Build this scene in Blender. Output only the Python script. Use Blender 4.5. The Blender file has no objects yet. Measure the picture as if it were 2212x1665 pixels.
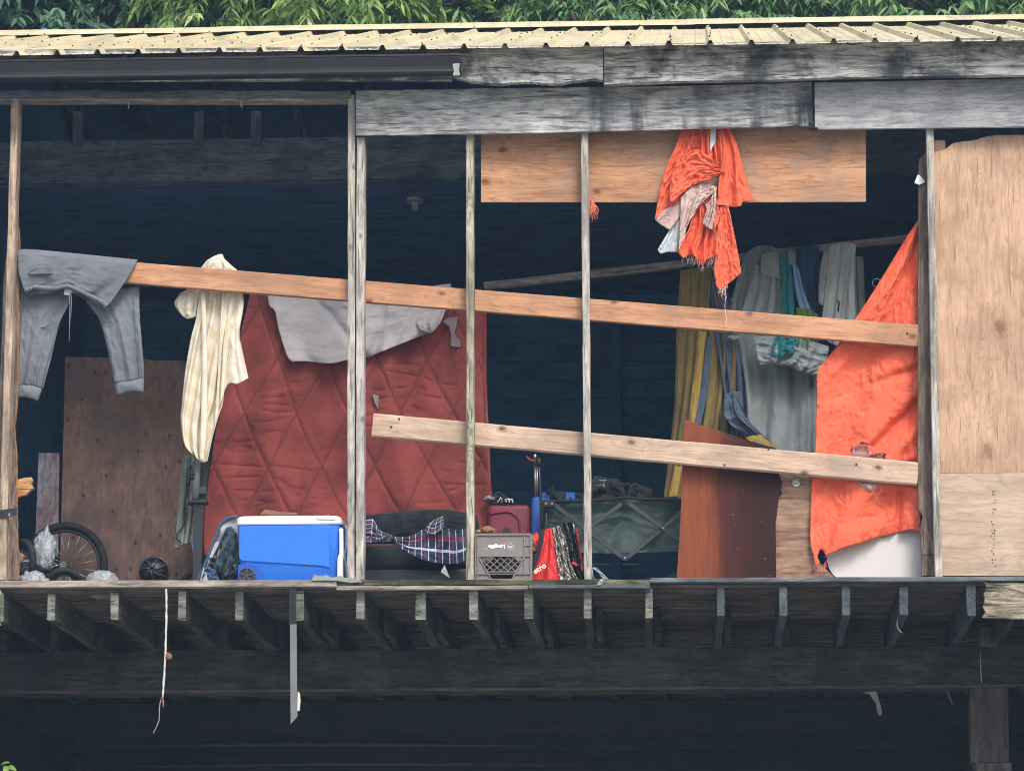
import bpy, bmesh, math, random
import numpy as np
from mathutils import Vector, Matrix, noise
from bpy.types import NodeSocket
scene = bpy.context.scene
COL = scene.collection
R = math.radians

# ------------------------------------------------------------------ camera
W, H, F = 2212.0, 1665.0, 5990.0          # photograph measured in these units
PX, PY = 1311.0, 1570.0                   # principal point (lens shift)
CAM = Vector((0.0, -17.1, 1.5))
ROT = Matrix.Rotation(R(2.0), 3, 'Z') @ Matrix.Rotation(R(90 + 6.8), 3, 'X') @ Matrix.Rotation(R(-0.12), 3, 'Z')
cd = bpy.data.cameras.new('camera')
cd.sensor_fit = 'HORIZONTAL'; cd.sensor_width = 36.0; cd.lens = F / W * 36.0
cd.shift_x = (W / 2 - PX) / W
cd.shift_y = (PY - H / 2) / W
cd.clip_start = 0.1; cd.clip_end = 2000
cam = bpy.data.objects.new('camera', cd); COL.objects.link(cam)
cam.matrix_world = Matrix.Translation(CAM) @ ROT.to_4x4()
scene.camera = cam

# ------------------------------------------------------------------ sky, sun, exposure
SUN_EL, SUN_AZ = R(47), R(24)
sdir = Vector((math.sin(SUN_AZ) * math.cos(SUN_EL), -math.cos(SUN_AZ) * math.cos(SUN_EL), math.sin(SUN_EL)))
wd = bpy.data.worlds.new('World'); scene.world = wd; wd.use_nodes = True
wn = wd.node_tree; wn.nodes.clear()
sky = wn.nodes.new('ShaderNodeTexSky'); sky.sky_type = 'NISHITA'; sky.sun_disc = False
sky.sun_elevation = SUN_EL; sky.sun_rotation = math.atan2(sdir.x, sdir.y)
sky.air_density = 1.0; sky.dust_density = 4.0; sky.ozone_density = 1.0
bg = wn.nodes.new('ShaderNodeBackground'); bg.inputs['Strength'].default_value = 0.15
wo = wn.nodes.new('ShaderNodeOutputWorld')
wn.links.new(sky.outputs[0], bg.inputs[0]); wn.links.new(bg.outputs[0], wo.inputs[0])
sl = bpy.data.lights.new('sun', 'SUN'); sl.energy = 1.4; sl.angle = R(18); sl.color = (1.0, 0.97, 0.94)
so = bpy.data.objects.new('sun', sl); COL.objects.link(so)
so.rotation_euler = sdir.to_track_quat('Z', 'Y').to_euler(); so.location = (5, -10, 20)
vs = scene.view_settings
vs.view_transform = 'Standard'; vs.look = 'None'; vs.gamma = 1.0; vs.use_curve_mapping = False
vs.exposure = 0.70
scene.cycles.denoising_prefilter = 'NONE'; scene.cycles.filter_width = 1.0
scene.cycles.max_bounces = 6; scene.cycles.diffuse_bounces = 4; scene.cycles.glossy_bounces = 2; scene.cycles.transmission_bounces = 3; scene.cycles.transparent_max_bounces = 4

# ------------------------------------------------------------------ measuring helpers
def P(ux, uy, Y):
    """world point on the plane y = Y seen at (ux, uy) of the photograph"""
    d = ROT @ Vector(((ux - PX) / F, (PY - uy) / F, -1.0))
    return CAM + d * ((Y - CAM.y) / d.y)
def S(Y): return F / (Y - CAM.y)           # photograph units per metre at depth Y
ZOOMS = {'Z1': (0, 0, 3.0014), 'Z2': (737, 0, 3.0014), 'Z3': (1474, 0, 3.0014),
         'Z4': (0, 506.7, 4.002), 'Z5': (0, 875.2, 4.002),
         'Q1': (460.6, 598.8, 3.531), 'Q2': (386.9, 1041, 5.002), 'Q3': (773.8, 958.1, 4.288),
         'Q4': (1142.3, 958.1, 5.0216), 'Q5': (1381.9, 460.6, 3.615), 'Q6': (1437.1, 875.2, 2.858),
         'B1': (0, 1225.2, 3.0014), 'B2': (737, 1225.2, 3.0014), 'B3': (1474, 1225.2, 3.0014),
         'T4': (1363.4, 257.9, 3.929), 'T5': (1934.6, 257.9, 4.302)}
def Z(k, *pts):
    x0, y0, s = ZOOMS[k]
    return [(x0 + a / s, y0 + b / s) for a, b in pts]
XL, XR = -260.0, 2470.0                    # how far the shed is built beyond the frame

# ------------------------------------------------------------------ node helpers
def N(nt, t, inp=None, **pr):
    n = nt.nodes.new(t)
    for k, v in pr.items(): setattr(n, k, v)
    for k, v in (inp or {}).items():
        s = n.inputs[k]
        if isinstance(v, NodeSocket): nt.links.new(v, s)
        else: s.default_value = v
    return n
def mix(nt, fac, a, b, blend='MIX'):
    n = nt.nodes.new('ShaderNodeMix'); n.data_type = 'RGBA'; n.blend_type = blend
    for i, v in ((0, fac), (6, a), (7, b)):
        if isinstance(v, NodeSocket): nt.links.new(v, n.inputs[i])
        else: n.inputs[i].default_value = v
    return n.outputs[2]
def ramp(nt, fac, stops):
    n = nt.nodes.new('ShaderNodeValToRGB'); nt.links.new(fac, n.inputs[0])
    e = n.color_ramp.elements
    while len(e) < len(stops): e.new(0.5)
    for q, (p, c) in zip(e, stops):
        q.position = p; q.color = c if len(c) == 4 else (*c, 1)
    return n.outputs[0]
def math_(nt, op, a, b=0.0):
    n = nt.nodes.new('ShaderNodeMath'); n.operation = op
    for i, v in ((0, a), (1, b)):
        if isinstance(v, NodeSocket): nt.links.new(v, n.inputs[i])
        else: n.inputs[i].default_value = v
    return n.outputs[0]
def C(r, g, b, k=1.0):
    f = lambda v: ((v / 255 + 0.055) / 1.055) ** 2.4 if v > 10 else v / 255 / 12.92
    return (f(r) * k, f(g) * k, f(b) * k, 1)
BW0, BW1 = (0, 0, 0, 1), (1, 1, 1, 1)
def seam_attr(o, vals):
    at = o.data.attributes.new('seam', 'FLOAT', 'POINT'); at.data.foreach_set('value', vals)
def newmat(name):
    m = bpy.data.materials.new(name); m.use_nodes = True
    nt = m.node_tree; b = nt.nodes['Principled BSDF']
    tc = N(nt, 'ShaderNodeTexCoord'); oi = N(nt, 'ShaderNodeObjectInfo')
    rv = N(nt, 'ShaderNodeVectorMath', {0: oi.outputs['Random'], 1: (41.3, 17.7, 29.1)}, operation='MULTIPLY')
    v = N(nt, 'ShaderNodeVectorMath', {0: tc.outputs['Object'], 1: rv.outputs[0]}, operation='ADD').outputs[0]
    return m, nt, b, v, tc, oi
def mapv(nt, v, sc):
    return N(nt, 'ShaderNodeMapping', {'Vector': v, 'Scale': sc}).outputs[0]
def noi(nt, v, sc=1.0, det=4, rough=0.55, dist=0.0):
    return N(nt, 'ShaderNodeTexNoise', {'Vector': v, 'Scale': sc, 'Detail': det, 'Roughness': rough, 'Distortion': dist}).outputs[0]
def bumpn(nt, b, h, st, d=0.01):
    n = N(nt, 'ShaderNodeBump', {'Height': h, 'Strength': st, 'Distance': d})
    nt.links.new(n.outputs[0], b.inputs['Normal'])

def wood(name, dark, mid, light, axis='X', gs=1.0, rough=0.85, crack=0.6, stain=None, stain_amt=0.0, drip=0.0,
         moss=0.0, knots=0.0, bump=0.5, vary=0.25, knotcol=(0.05, 0.028, 0.017, 1), kscale=1.0, spec=0.2, coat=0.0, fl=9.0, fleck=0.6, gc=0.7, rings=0.0, rk=16.0, rs=1.0):
    m, nt, b, v, tc, oi = newmat(name)
    ax = {'X': (3.2, 26, 26), 'Z': (26, 26, 3.2), 'Y': (26, 3.2, 26)}[axis]
    g = mapv(nt, v, tuple(a * gs for a in ax))
    n1 = noi(nt, g, 1.0, 5, 0.7, 0.5)
    col = ramp(nt, n1, [(0.37, dark), (0.5, mid), (0.63, light)])
    col = mix(nt, gc, mid, col)
    fx = {'X': (fl, 52, 52), 'Z': (52, 52, fl), 'Y': (52, fl, 52)}[axis]
    n2 = noi(nt, mapv(nt, v, fx), 1.0, 3, 0.6, 0.3)
    col = mix(nt, fleck, col, ramp(nt, n2, [(0.36, (0.36, 0.36, 0.38)), (0.47, (.94, .94, .94)), (0.62, (1.22, 1.2, 1.18))]), 'MULTIPLY')
    ck = {'X': (3.4, 62, 62), 'Z': (62, 62, 3.4), 'Y': (62, 3.4, 62)}[axis]
    n3 = noi(nt, mapv(nt, v, ck), 1.0, 3, 0.5, 0.5)
    cr = ramp(nt, n3, [(0.33, (1, 1, 1)), (0.375, (0, 0, 0))])
    col = mix(nt, math_(nt, 'MULTIPLY', cr, crack), col, (dark[0] * .3, dark[1] * .3, dark[2] * .3, 1))
    if vary:
        nv = noi(nt, v, 1.7, 3, 0.5)
        col = mix(nt, vary, col, ramp(nt, nv, [(0.3, (0.45, 0.45, 0.47)), (0.7, (1.35, 1.33, 1.3))]), 'MULTIPLY')
    if stain:
        ns = noi(nt, v, 2.6, 5, 0.66, 0.4)
        col = mix(nt, math_(nt, 'MULTIPLY', ramp(nt, ns, [(0.47, BW0), (0.61, BW1)]), stain_amt), col, stain)
    if drip:
        nd = noi(nt, mapv(nt, v, (7, 7, 1.1)), 1.0, 5, 0.6, 0.2)
        nd2 = noi(nt, v, 0.9, 2)
        f = math_(nt, 'MULTIPLY', ramp(nt, nd, [(0.46, BW0), (0.6, BW1)]), ramp(nt, nd2, [(0.40, BW0), (0.54, BW1)]))
        col = mix(nt, math_(nt, 'MULTIPLY', f, drip), col, C(38, 44, 52))
    if moss:
        nm = noi(nt, v, 3.1, 7, 0.7)
        nm2 = noi(nt, v, 40, 3, 0.7)
        f = math_(nt, 'MULTIPLY', ramp(nt, nm, [(0.5, BW0), (0.62, BW1)]), ramp(nt, nm2, [(0.35, BW0), (0.6, BW1)]))
        col = mix(nt, math_(nt, 'MULTIPLY', f, moss), col, C(88, 96, 52))
    vo = None
    if knots:
        kv = {'X': (2.6, 4.2, 1), 'Z': (4.2, 2.6, 1), 'Y': (4, 3, 1)}[axis]
        sp_ = N(nt, 'ShaderNodeSeparateXYZ', {0: v}); cv_ = N(nt, 'ShaderNodeCombineXYZ', {0: sp_.outputs[0], 1: sp_.outputs[2]}).outputs[0]
        vn = N(nt, 'ShaderNodeTexVoronoi', {'Vector': mapv(nt, cv_, tuple(a * kscale for a in kv)), 'Scale': 1.0}, voronoi_dimensions='2D')
        off = math_(nt, 'GREATER_THAN', N(nt, 'ShaderNodeSeparateColor', {0: vn.outputs['Color']}).outputs[0], .62)
        vo = math_(nt, 'ADD', vn.outputs['Distance'], off)
        vo = math_(nt, 'ADD', vo, math_(nt, 'MULTIPLY', math_(nt, 'SUBTRACT', noi(nt, v, 38, 2), 0.5), 0.07))
    if rings:
        rx_ = {'X': (.7, 7, 7), 'Z': (7, 7, .7), 'Y': (7, .7, 7)}[axis]
        rn = noi(nt, mapv(nt, v, tuple(a * rs for a in rx_)), 1.0, 2, .45, .25)
        if vo: rn = math_(nt, 'ADD', rn, math_(nt, 'MULTIPLY', ramp(nt, vo, [(0, BW1), (.38, BW0)]), .16))
        fr = math_(nt, 'FRACT', math_(nt, 'MULTIPLY', rn, rk))
        rl = math_(nt, 'MULTIPLY', ramp(nt, fr, [(0.0, BW0), (.1, BW1), (.32, BW0)]), ramp(nt, n3, [(.35, BW0), (.6, BW1)]))
        col = mix(nt, math_(nt, 'MULTIPLY', rl, rings), col, (dark[0] * .55, dark[1] * .5, dark[2] * .48, 1))
    if knots:
        kr = ramp(nt, vo, [(0.0, BW1), (0.04, (.85, .85, .85, 1)), (0.062, (.35, .35, .35, 1)), (0.11, BW0)])
        col = mix(nt, math_(nt, 'MULTIPLY', kr, knots), col, knotcol)
    nt.links.new(col, b.inputs['Base Color'])
    b.inputs['Roughness'].default_value = rough
    b.inputs['Specular IOR Level'].default_value = spec
    b.inputs['Coat Weight'].default_value = coat
    h = math_(nt, 'ADD', math_(nt, 'ADD', n1, math_(nt, 'MULTIPLY', n2, 0.6)), math_(nt, 'MULTIPLY', cr, -1.2))
    bumpn(nt, b, h, bump, 0.006)
    return m

def fabric(name, col, var=0.2, rough=0.9, bump=0.25, weave=420, wr=14, col2=None, sheen=0.15, stain=0.0, stripes=None, trans=0.0):
    m, nt, b, v, tc, oi = newmat(name)
    n1 = noi(nt, v, 5, 5, 0.6)
    k = 1 - var
    c2 = col2 or tuple([col[0] * k, col[1] * k, col[2] * k, 1])
    c1 = tuple([min(1, col[i] * (1 + var * .4)) for i in range(3)] + [1])
    c = ramp(nt, n1, [(0.34, c2), (0.62, c1)])
    if stripes:
        uv = N(nt, 'ShaderNodeSeparateXYZ', {0: tc.outputs['UV']})
        s = math_(nt, 'ADD', math_(nt, 'MULTIPLY', uv.outputs[0], stripes[0]), math_(nt, 'MULTIPLY', uv.outputs[1], stripes[1]))
        fr = math_(nt, 'FRACT', s)
        c = mix(nt, math_(nt, 'MULTIPLY', math_(nt, 'LESS_THAN', fr, 0.45), 0.9), c, stripes[2])
    if stain:
        n4 = noi(nt, v, 3.3, 6, 0.65)
        c = mix(nt, math_(nt, 'MULTIPLY', ramp(nt, n4, [(0.52, BW0), (0.7, BW1)]), stain), c, (c2[0] * .4, c2[1] * .4, c2[2] * .42, 1))
    nt.links.new(c, b.inputs['Base Color'])
    b.inputs['Roughness'].default_value = rough
    b.inputs['Specular IOR Level'].default_value = 0.15
    b.inputs['Sheen Weight'].default_value = sheen
    n2 = noi(nt, v, weave, 2, 0.6); n3 = noi(nt, v, wr, 5, 0.6, 0.6)
    bumpn(nt, b, math_(nt, 'ADD', math_(nt, 'MULTIPLY', n2, 0.12), n3), bump, 0.02)
    if trans:
        out = nt.nodes['Material Output']
        t = N(nt, 'ShaderNodeBsdfTranslucent', {'Color': c})
        ms = N(nt, 'ShaderNodeMixShader', {0: trans, 1: b.outputs[0], 2: t.outputs[0]})
        nt.links.new(ms.outputs[0], out.inputs[0])
    return m

def tarp_mat(name, col, light, trans=0.18):
    m, nt, b, v, tc, oi = newmat(name)
    n0 = noi(nt, v, 6, 6, 0.65, 0.5)
    c = ramp(nt, n0, [(0.3, tuple([col[i] * .9 for i in range(3)] + [1])), (0.55, col), (0.75, light)])
    dv = N(nt, 'ShaderNodeVectorMath', {0: v, 1: N(nt, 'ShaderNodeTexNoise', {'Vector': v, 'Scale': 9.0, 'Detail': 4.0}).outputs[1]}, operation='ADD').outputs[0]
    vo = N(nt, 'ShaderNodeTexVoronoi', {'Vector': dv, 'Scale': 16.0}, feature='DISTANCE_TO_EDGE').outputs[0]
    vo2 = N(nt, 'ShaderNodeTexVoronoi', {'Vector': dv, 'Scale': 41.0}, feature='DISTANCE_TO_EDGE').outputs[0]
    cr = ramp(nt, vo, [(0.0, BW1), (0.06, BW0)])
    c = mix(nt, math_(nt, 'MULTIPLY', cr, 0.22), c, tuple([light[i] * 1.1 for i in range(3)] + [1]))
    nf = noi(nt, mapv(nt, v, (3, 3, 90)), 1, 2)
    h = math_(nt, 'ADD', math_(nt, 'MULTIPLY', vo, 0.9), math_(nt, 'ADD', math_(nt, 'MULTIPLY', vo2, 0.6), math_(nt, 'ADD', n0, math_(nt, 'MULTIPLY', nf, 0.12))))
    bumpn(nt, b, h, 0.32, 0.018)
    nt.links.new(c, b.inputs['Base Color'])
    b.inputs['Roughness'].default_value = 0.55; b.inputs['Specular IOR Level'].default_value = 0.3
    out = nt.nodes['Material Output']
    t = N(nt, 'ShaderNodeBsdfTranslucent', {'Color': c})
    ms = N(nt, 'ShaderNodeMixShader', {0: trans, 1: b.outputs[0], 2: t.outputs[0]})
    nt.links.new(ms.outputs[0], out.inputs[0])
    return m

def plain(name, col, rough=0.5, metal=0.0, var=0.15, bump=0.05, sc=8, spec=0.4, dirt=0.0, trans=0.0, alpha=1.0):
    m, nt, b, v, tc, oi = newmat(name)
    n = noi(nt, v, sc, 6, 0.65)
    k = 1 - var
    c = ramp(nt, n, [(0.35, tuple([col[i] * k for i in range(3)] + [1])), (0.62, col)])
    if dirt:
        n2 = noi(nt, v, sc * 2.7, 6, 0.7, 0.5)
        c = mix(nt, math_(nt, 'MULTIPLY', ramp(nt, n2, [(0.5, BW0), (0.72, BW1)]), dirt), c, C(70, 62, 52))
    nt.links.new(c, b.inputs['Base Color'])
    rr = ramp(nt, noi(nt, v, sc * 3, 4), [(0.3, (rough * .8,) * 3), (0.7, (min(1, rough * 1.25),) * 3)])
    nt.links.new(rr, b.inputs['Roughness'])
    b.inputs['Metallic'].default_value = metal; b.inputs['Specular IOR Level'].default_value = spec
    b.inputs['Transmission Weight'].default_value = trans
    b.inputs['Alpha'].default_value = alpha
    bumpn(nt, b, noi(nt, v, sc * 6, 4), bump, 0.01)
    return m

# ------------------------------------------------------------------ object helpers
WM = {}
def put(o, M, parent=None):
    COL.objects.link(o)
    WM[o.name] = M
    if parent is not None:
        o.parent = parent; o.matrix_parent_inverse = WM[parent.name].inverted()
    o.matrix_basis = M
    return o
def tag(o, label=None, cat=None, group=None, kind=None):
    for k, v in (('label', label), ('category', cat), ('group', group), ('kind', kind)):
        if v: o[k] = v
    return o
def thing(name, label, cat, loc, group=None):
    o = bpy.data.objects.new(name, None); o.empty_display_size = 0.1
    put(o, Matrix.Translation(Vector(loc)))
    return tag(o, label, cat, group)
def obj(name, verts, faces, mat, parent=None, smooth=False, M=None, uvs=None, fmat=None, solid=0.0):
    vs_ = [Vector(v) for v in verts]
    if M is None:
        c = Vector((0, 0, 0))
        lo = [min(v[i] for v in vs_) for i in range(3)]; hi = [max(v[i] for v in vs_) for i in range(3)]
        c = Vector([(a + b_) / 2 for a, b_ in zip(lo, hi)])
        M = Matrix.Translation(c); vs_ = [v - c for v in vs_]
    me = bpy.data.meshes.new(name); me.from_pydata([tuple(v) for v in vs_], [], faces)
    mats = mat if isinstance(mat, (list, tuple)) else [mat]
    for q in mats: me.materials.append(q)
    if fmat: me.polygons.foreach_set('material_index', fmat)
    if smooth: me.polygons.foreach_set('use_smooth', [True] * len(me.polygons))
    if uvs:
        ul = me.uv_layers.new(name='UVMap')
        fl = []
        for l in me.loops: fl.extend(uvs[l.vertex_index])
        ul.data.foreach_set('uv', fl)
    me.update()
    o = bpy.data.objects.new(name, me)
    put(o, M, parent)
    if solid:
        s = o.modifiers.new('thickness', 'SOLIDIFY'); s.thickness = solid; s.offset = 0
    return o
def nz(x, y=0.0, z=0.0, seed=0): return noise.noise(Vector((x + seed * 13.17, y - seed * 7.31, z + seed * 3.77)))

def board(name, p0, p1, w, t, mat, parent=None, rag=0.002, seed=0, endrag=0.0, seg=0.12, cham=0.004, normal=None, smooth=False):
    """a plank: local X runs p0 to p1, Z is its width w, Y its thickness t"""
    p0, p1 = Vector(p0), Vector(p1); L = (p1 - p0).length
    x = (p1 - p0).normalized()
    up = Vector((0, 0, 1)) if abs(x.z) < 0.8 else Vector((1, 0, 0))
    y = (Vector(normal) if normal else up.cross(x)).normalized()
    z = x.cross(y).normalized(); y = z.cross(x).normalized()
    M = Matrix((x, y, z)).transposed().to_4x4(); M.translation = (p0 + p1) / 2
    n = max(2, min(60, int(L / seg)))
    a, b_, c = t / 2, w / 2, min(cham, t / 4)
    ring = [(-a + c, -b_), (a - c, -b_), (a, -b_ + c), (a, b_ - c), (a - c, b_), (-a + c, b_), (-a, b_ - c), (-a, -b_ + c)]
    V, Fc = [], []
    for i in range(n + 1):
        X = -L / 2 + L * i / n
        for j, (yy, zz) in enumerate(ring):
            e = rag
            dx = 0
            if endrag and i in (0, n): dx = endrag * (nz(zz * 40, yy * 30, i, seed + 5))
            V.append((X + dx, yy + e * .6 * nz(X * 5, j * 1.7, 1, seed), zz + e * nz(X * 4, (zz > 0) * 9.0, yy * 8, seed + 2)))
    for i in range(n):
        for j in range(8):
            k = (j + 1) % 8
            Fc.append((i * 8 + j, i * 8 + k, (i + 1) * 8 + k, (i + 1) * 8 + j))
    Fc.append(tuple(range(7, -1, -1))); Fc.append(tuple(n * 8 + j for j in range(8)))
    return obj(name, V, Fc, mat, parent, M=M, smooth=smooth)
def uboard(name, a, b_, wu, Y0, Y1, mat, parent=None, **k):
    """plank between two photograph points on its centre line, wu wide in photograph units, from depth Y0 to Y1"""
    Y = Y0
    p0, p1 = P(a[0], a[1], Y), P(b_[0], b_[1], Y)
    off = Vector((0, (Y1 - Y0) / 2, 0))
    return board(name, p0 + off, p1 + off, wu / S(Y), Y1 - Y0, mat, parent, normal=(0, 1, 0), **k)
def rag(pts, step=6.0, amp=1.5, seed=0, freq=0.15):
    out = []
    for i in range(len(pts) - 1):
        (x0, y0), (x1, y1) = pts[i], pts[i + 1]
        L = math.hypot(x1 - x0, y1 - y0); n = max(1, int(L / step))
        nx, ny = -(y1 - y0) / (L + 1e-6), (x1 - x0) / (L + 1e-6)
        for k in range(n):
            f = k / n; x = x0 + (x1 - x0) * f; y = y0 + (y1 - y0) * f
            d = amp * (nz(x * freq, y * freq, 0, seed) + 0.6 * nz(x * freq * 3, y * freq * 3, 2, seed)) if (k or i) else 0
            out.append((x + nx * d, y + ny * d))
    out.append(pts[-1]); return out
def slab(name, outline, Y, t, mat, parent=None, lean=None, side=None, solid_back=True):
    """a sheet whose outline is measured in photograph units on the plane y = Y, t thick; lean(ux,uy) adds depth"""
    V = []
    for (x, y) in outline:
        V.append(P(x, y, Y + (lean(x, y) if lean else 0)))
    n = len(V)
    V += [v + Vector((0, t, 0)) for v in V]
    ar = sum(outline[i][0] * outline[(i + 1) % n][1] - outline[(i + 1) % n][0] * outline[i][1] for i in range(n))
    idx = list(range(n))
    f0 = idx if ar < 0 else idx[::-1]
    Fc = [tuple(f0), tuple(n + i for i in f0[::-1])]
    for i in range(n):
        j = (i + 1) % n
        Fc.append((i, n + i, n + j, j) if ar < 0 else (j, n + j, n + i, i))
    if side: return obj(name, V, Fc, [mat, side], parent, fmat=[0, 0] + [1] * n)
    return obj(name, V, Fc, mat, parent)

def resample(pts, n, smooth=True):
    if smooth and len(pts) > 2:
        q = []
        for i in range(len(pts) - 1):
            p0 = pts[max(i - 1, 0)]; p1 = pts[i]; p2 = pts[i + 1]; p3 = pts[min(i + 2, len(pts) - 1)]
            for k in range(8):
                t = k / 8
                q.append(tuple(0.5 * (2 * p1[a] + (p2[a] - p0[a]) * t + (2 * p0[a] - 5 * p1[a] + 4 * p2[a] - p3[a]) * t * t
                                      + (3 * p1[a] - p0[a] - 3 * p2[a] + p3[a]) * t ** 3) for a in (0, 1)))
        q.append(pts[-1]); pts = q
    d = [0]
    for a, b_ in zip(pts, pts[1:]): d.append(d[-1] + math.hypot(b_[0] - a[0], b_[1] - a[1]))
    out = []; j = 0
    for i in range(n + 1):
        s = d[-1] * i / n
        while j < len(d) - 2 and d[j + 1] < s: j += 1
        f = (s - d[j]) / max(1e-9, d[j + 1] - d[j])
        out.append((pts[j][0] + (pts[j + 1][0] - pts[j][0]) * f, pts[j][1] + (pts[j + 1][1] - pts[j][1]) * f))
    return out
def cloth(name, top, bot, Y, mat, parent=None, left=None, right=None, fold=None, nu=40, nv=50, puff=0.0, thick=0.004,
          hole=None, ragb=0.0, rags=0.0, seed=0, fine=None, smoothpath=True):
    """a hanging piece of cloth: a patch between four measured edges, hung at depth Y, with folds fold(s,t) in metres"""
    left = left or [top[0], bot[0]]; right = right or [top[-1], bot[-1]]
    T, B = resample(top, nu, smoothpath), resample(bot, nu, smoothpath)
    Lf, Rt = resample(left, nv, smoothpath), resample(right, nv, smoothpath)
    c00, c10, c01, c11 = T[0], T[-1], B[0], B[-1]
    Lf[0], Lf[-1], Rt[0], Rt[-1] = c00, c01, c10, c11
    sheets = (-1, 1) if puff else (0,)
    V, U, Fc, pix = [], [], [], []
    wm = math.hypot(c10[0] - c00[0], c10[1] - c00[1]) / S(Y); hm = math.hypot(c01[0] - c00[0], c01[1] - c00[1]) / S(Y)
    wm = max(wm, math.hypot(c11[0] - c01[0], c11[1] - c01[1]) / S(Y))
    for sg in sheets:
        for i in range(nv + 1):
            t = i / nv
            for j in range(nu + 1):
                s = j / nu
                x = (1 - t) * T[j][0] + t * B[j][0] + (1 - s) * Lf[i][0] + s * Rt[i][0] - ((1 - s) * (1 - t) * c00[0] + s * (1 - t) * c10[0] + (1 - s) * t * c01[0] + s * t * c11[0])
                y = (1 - t) * T[j][1] + t * B[j][1] + (1 - s) * Lf[i][1] + s * Rt[i][1] - ((1 - s) * (1 - t) * c00[1] + s * (1 - t) * c10[1] + (1 - s) * t * c01[1] + s * t * c11[1])
                if ragb and i == nv: y += ragb * (nz(x * .25, 0, 0, seed) + .8 * nz(x * .9, 3, 0, seed))
                if rags and j in (0, nu): x += rags * (nz(y * .2, j, 0, seed) + .6 * nz(y * .7, j, 4, seed))
                d = fold(s, t) if fold else 0.0
                if puff:
                    e = math.sqrt(max(0, math.sin(math.pi * s))) * (0.25 + 0.75 * math.sqrt(max(0, math.sin(math.pi * min(1, max(0, t))))))
                    d = (d if sg < 0 else 0) + sg * puff * e + (0.0 if sg < 0 else 0.004)
                V.append(P(x, y, Y + d)); U.append((s * wm, (1 - t) * hm)); pix.append((x, y))
    nn = (nu + 1) * (nv + 1)
    for q, sg in enumerate(sheets):
        for i in range(nv):
            for j in range(nu):
                a = q * nn + i * (nu + 1) + j
                if hole:
                    cx = (pix[a][0] + pix[a + nu + 2][0]) / 2; cy = (pix[a][1] + pix[a + nu + 2][1]) / 2
                    if hole(cx, cy): continue
                f = (a, a + nu + 1, a + nu + 2, a + 1)
                Fc.append(f if sg <= 0 else f[::-1])
    if puff:
        for i in range(nv):
            for j in (0, nu):
                a = i * (nu + 1) + j; b_ = a + nn
                f = (a, b_, b_ + nu + 1, a + nu + 1)
                Fc.append(f if j == 0 else f[::-1])
        for j in range(nu):
            for i in (0, nv):
                a = i * (nu + 1) + j; b_ = a + nn
                f = (a, a + 1, b_ + 1, b_)
                Fc.append(f if i == 0 else f[::-1])
    return obj(name, V, Fc, mat, parent, smooth=True, uvs=U, solid=0 if puff else thick)
def pleat(n, amp, ph=0.0, shear=0.0, t0=0.15, seed=0, cr=0.0, crs=6.0, asp=1.0, sharp=0.0):
    """fold function: n hanging folds of amp metres, plus creases"""
    def f(s, t):
        w = amp * (t0 + (1 - t0) * min(1, t * 1.6))
        a = 2 * math.pi * (n * (s + .12 * nz(s * 3, t * 1.5, 0, seed)) + ph + shear * t)
        d = w * (math.cos(a) + .35 * math.cos(2.3 * a + 1 + 2 * t))
        if cr:
            x, y = s * crs * asp, t * crs
            d += cr * (abs(nz(x, y, 0, seed + 1)) * 1.4 + .6 * abs(nz(2.3 * x, 2.3 * y, 0, seed + 2)) + .3 * abs(nz(5 * x, 5 * y, 0, seed + 3)) - .6)
        return d
    return f
def tube(name, pts, r, mat, parent=None, seg=8, radii=None, closed=False, smooth=True):
    pts = [Vector(p) for p in pts]; n = len(pts); V, Fc = [], []
    prev = None
    for i, p in enumerate(pts):
        a = pts[(i - 1) % n] if (i or closed) else p; b_ = pts[(i + 1) % n] if (i < n - 1 or closed) else p
        d = (b_ - a).normalized()
        if prev is None: u = d.orthogonal().normalized()
        else: u = (prev - d * prev.dot(d)).normalized()
        prev = u; v = d.cross(u); rr = radii[i] if radii else r
        for k in range(seg):
            q = 2 * math.pi * k / seg
            V.append(p + (u * math.cos(q) + v * math.sin(q)) * rr)
    m = n if closed else n - 1
    for i in range(m):
        for k in range(seg):
            a, b_ = i * seg + k, i * seg + (k + 1) % seg
            c, d = ((i + 1) % n) * seg + (k + 1) % seg, ((i + 1) % n) * seg + k
            Fc.append((a, b_, c, d))
    if not closed:
        Fc.append(tuple(range(seg - 1, -1, -1))); Fc.append(tuple((n - 1) * seg + k for k in range(seg)))
    return obj(name, V, Fc, mat, parent, smooth=smooth)
def tubes(name, lst, r, mat, parent=None, seg=5):
    """several strands in one part"""
    V, Fc = [], []
    for pts in lst:
        pts = [Vector(p) for p in pts]; n = len(pts); o = len(V)
        for i, p in enumerate(pts):
            d = (pts[min(i + 1, n - 1)] - pts[max(i - 1, 0)]).normalized(); u = d.orthogonal().normalized(); v = d.cross(u)
            rr = r * (1 - .5 * i / n)
            for k in range(seg):
                q = 2 * math.pi * k / seg; V.append(p + (u * math.cos(q) + v * math.sin(q)) * rr)
        for i in range(n - 1):
            for k in range(seg):
                Fc.append((o + i * seg + k, o + i * seg + (k + 1) % seg, o + (i + 1) * seg + (k + 1) % seg, o + (i + 1) * seg + k))
    return obj(name, V, Fc, mat, parent, smooth=True)
def fringe(name, path, Y, length, n, mat, parent=None, seed=0, r=0.0012, wild=5.0):
    rnd = random.Random(seed); pts = resample(path, n, False); L = []
    for (x, y) in pts:
        l = length * rnd.uniform(.25, 1.0); a, b_ = rnd.uniform(-1, 1), rnd.uniform(-1, 1)
        st = []
        for k in range(6):
            f = k / 5
            st.append(P(x + wild * (a * f + b_ * math.sin(f * 5) * .4), y + l * f, Y - .004 + .01 * a * f))
        L.append(st)
    return tubes(name, L, r, mat, parent, 4)
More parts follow.
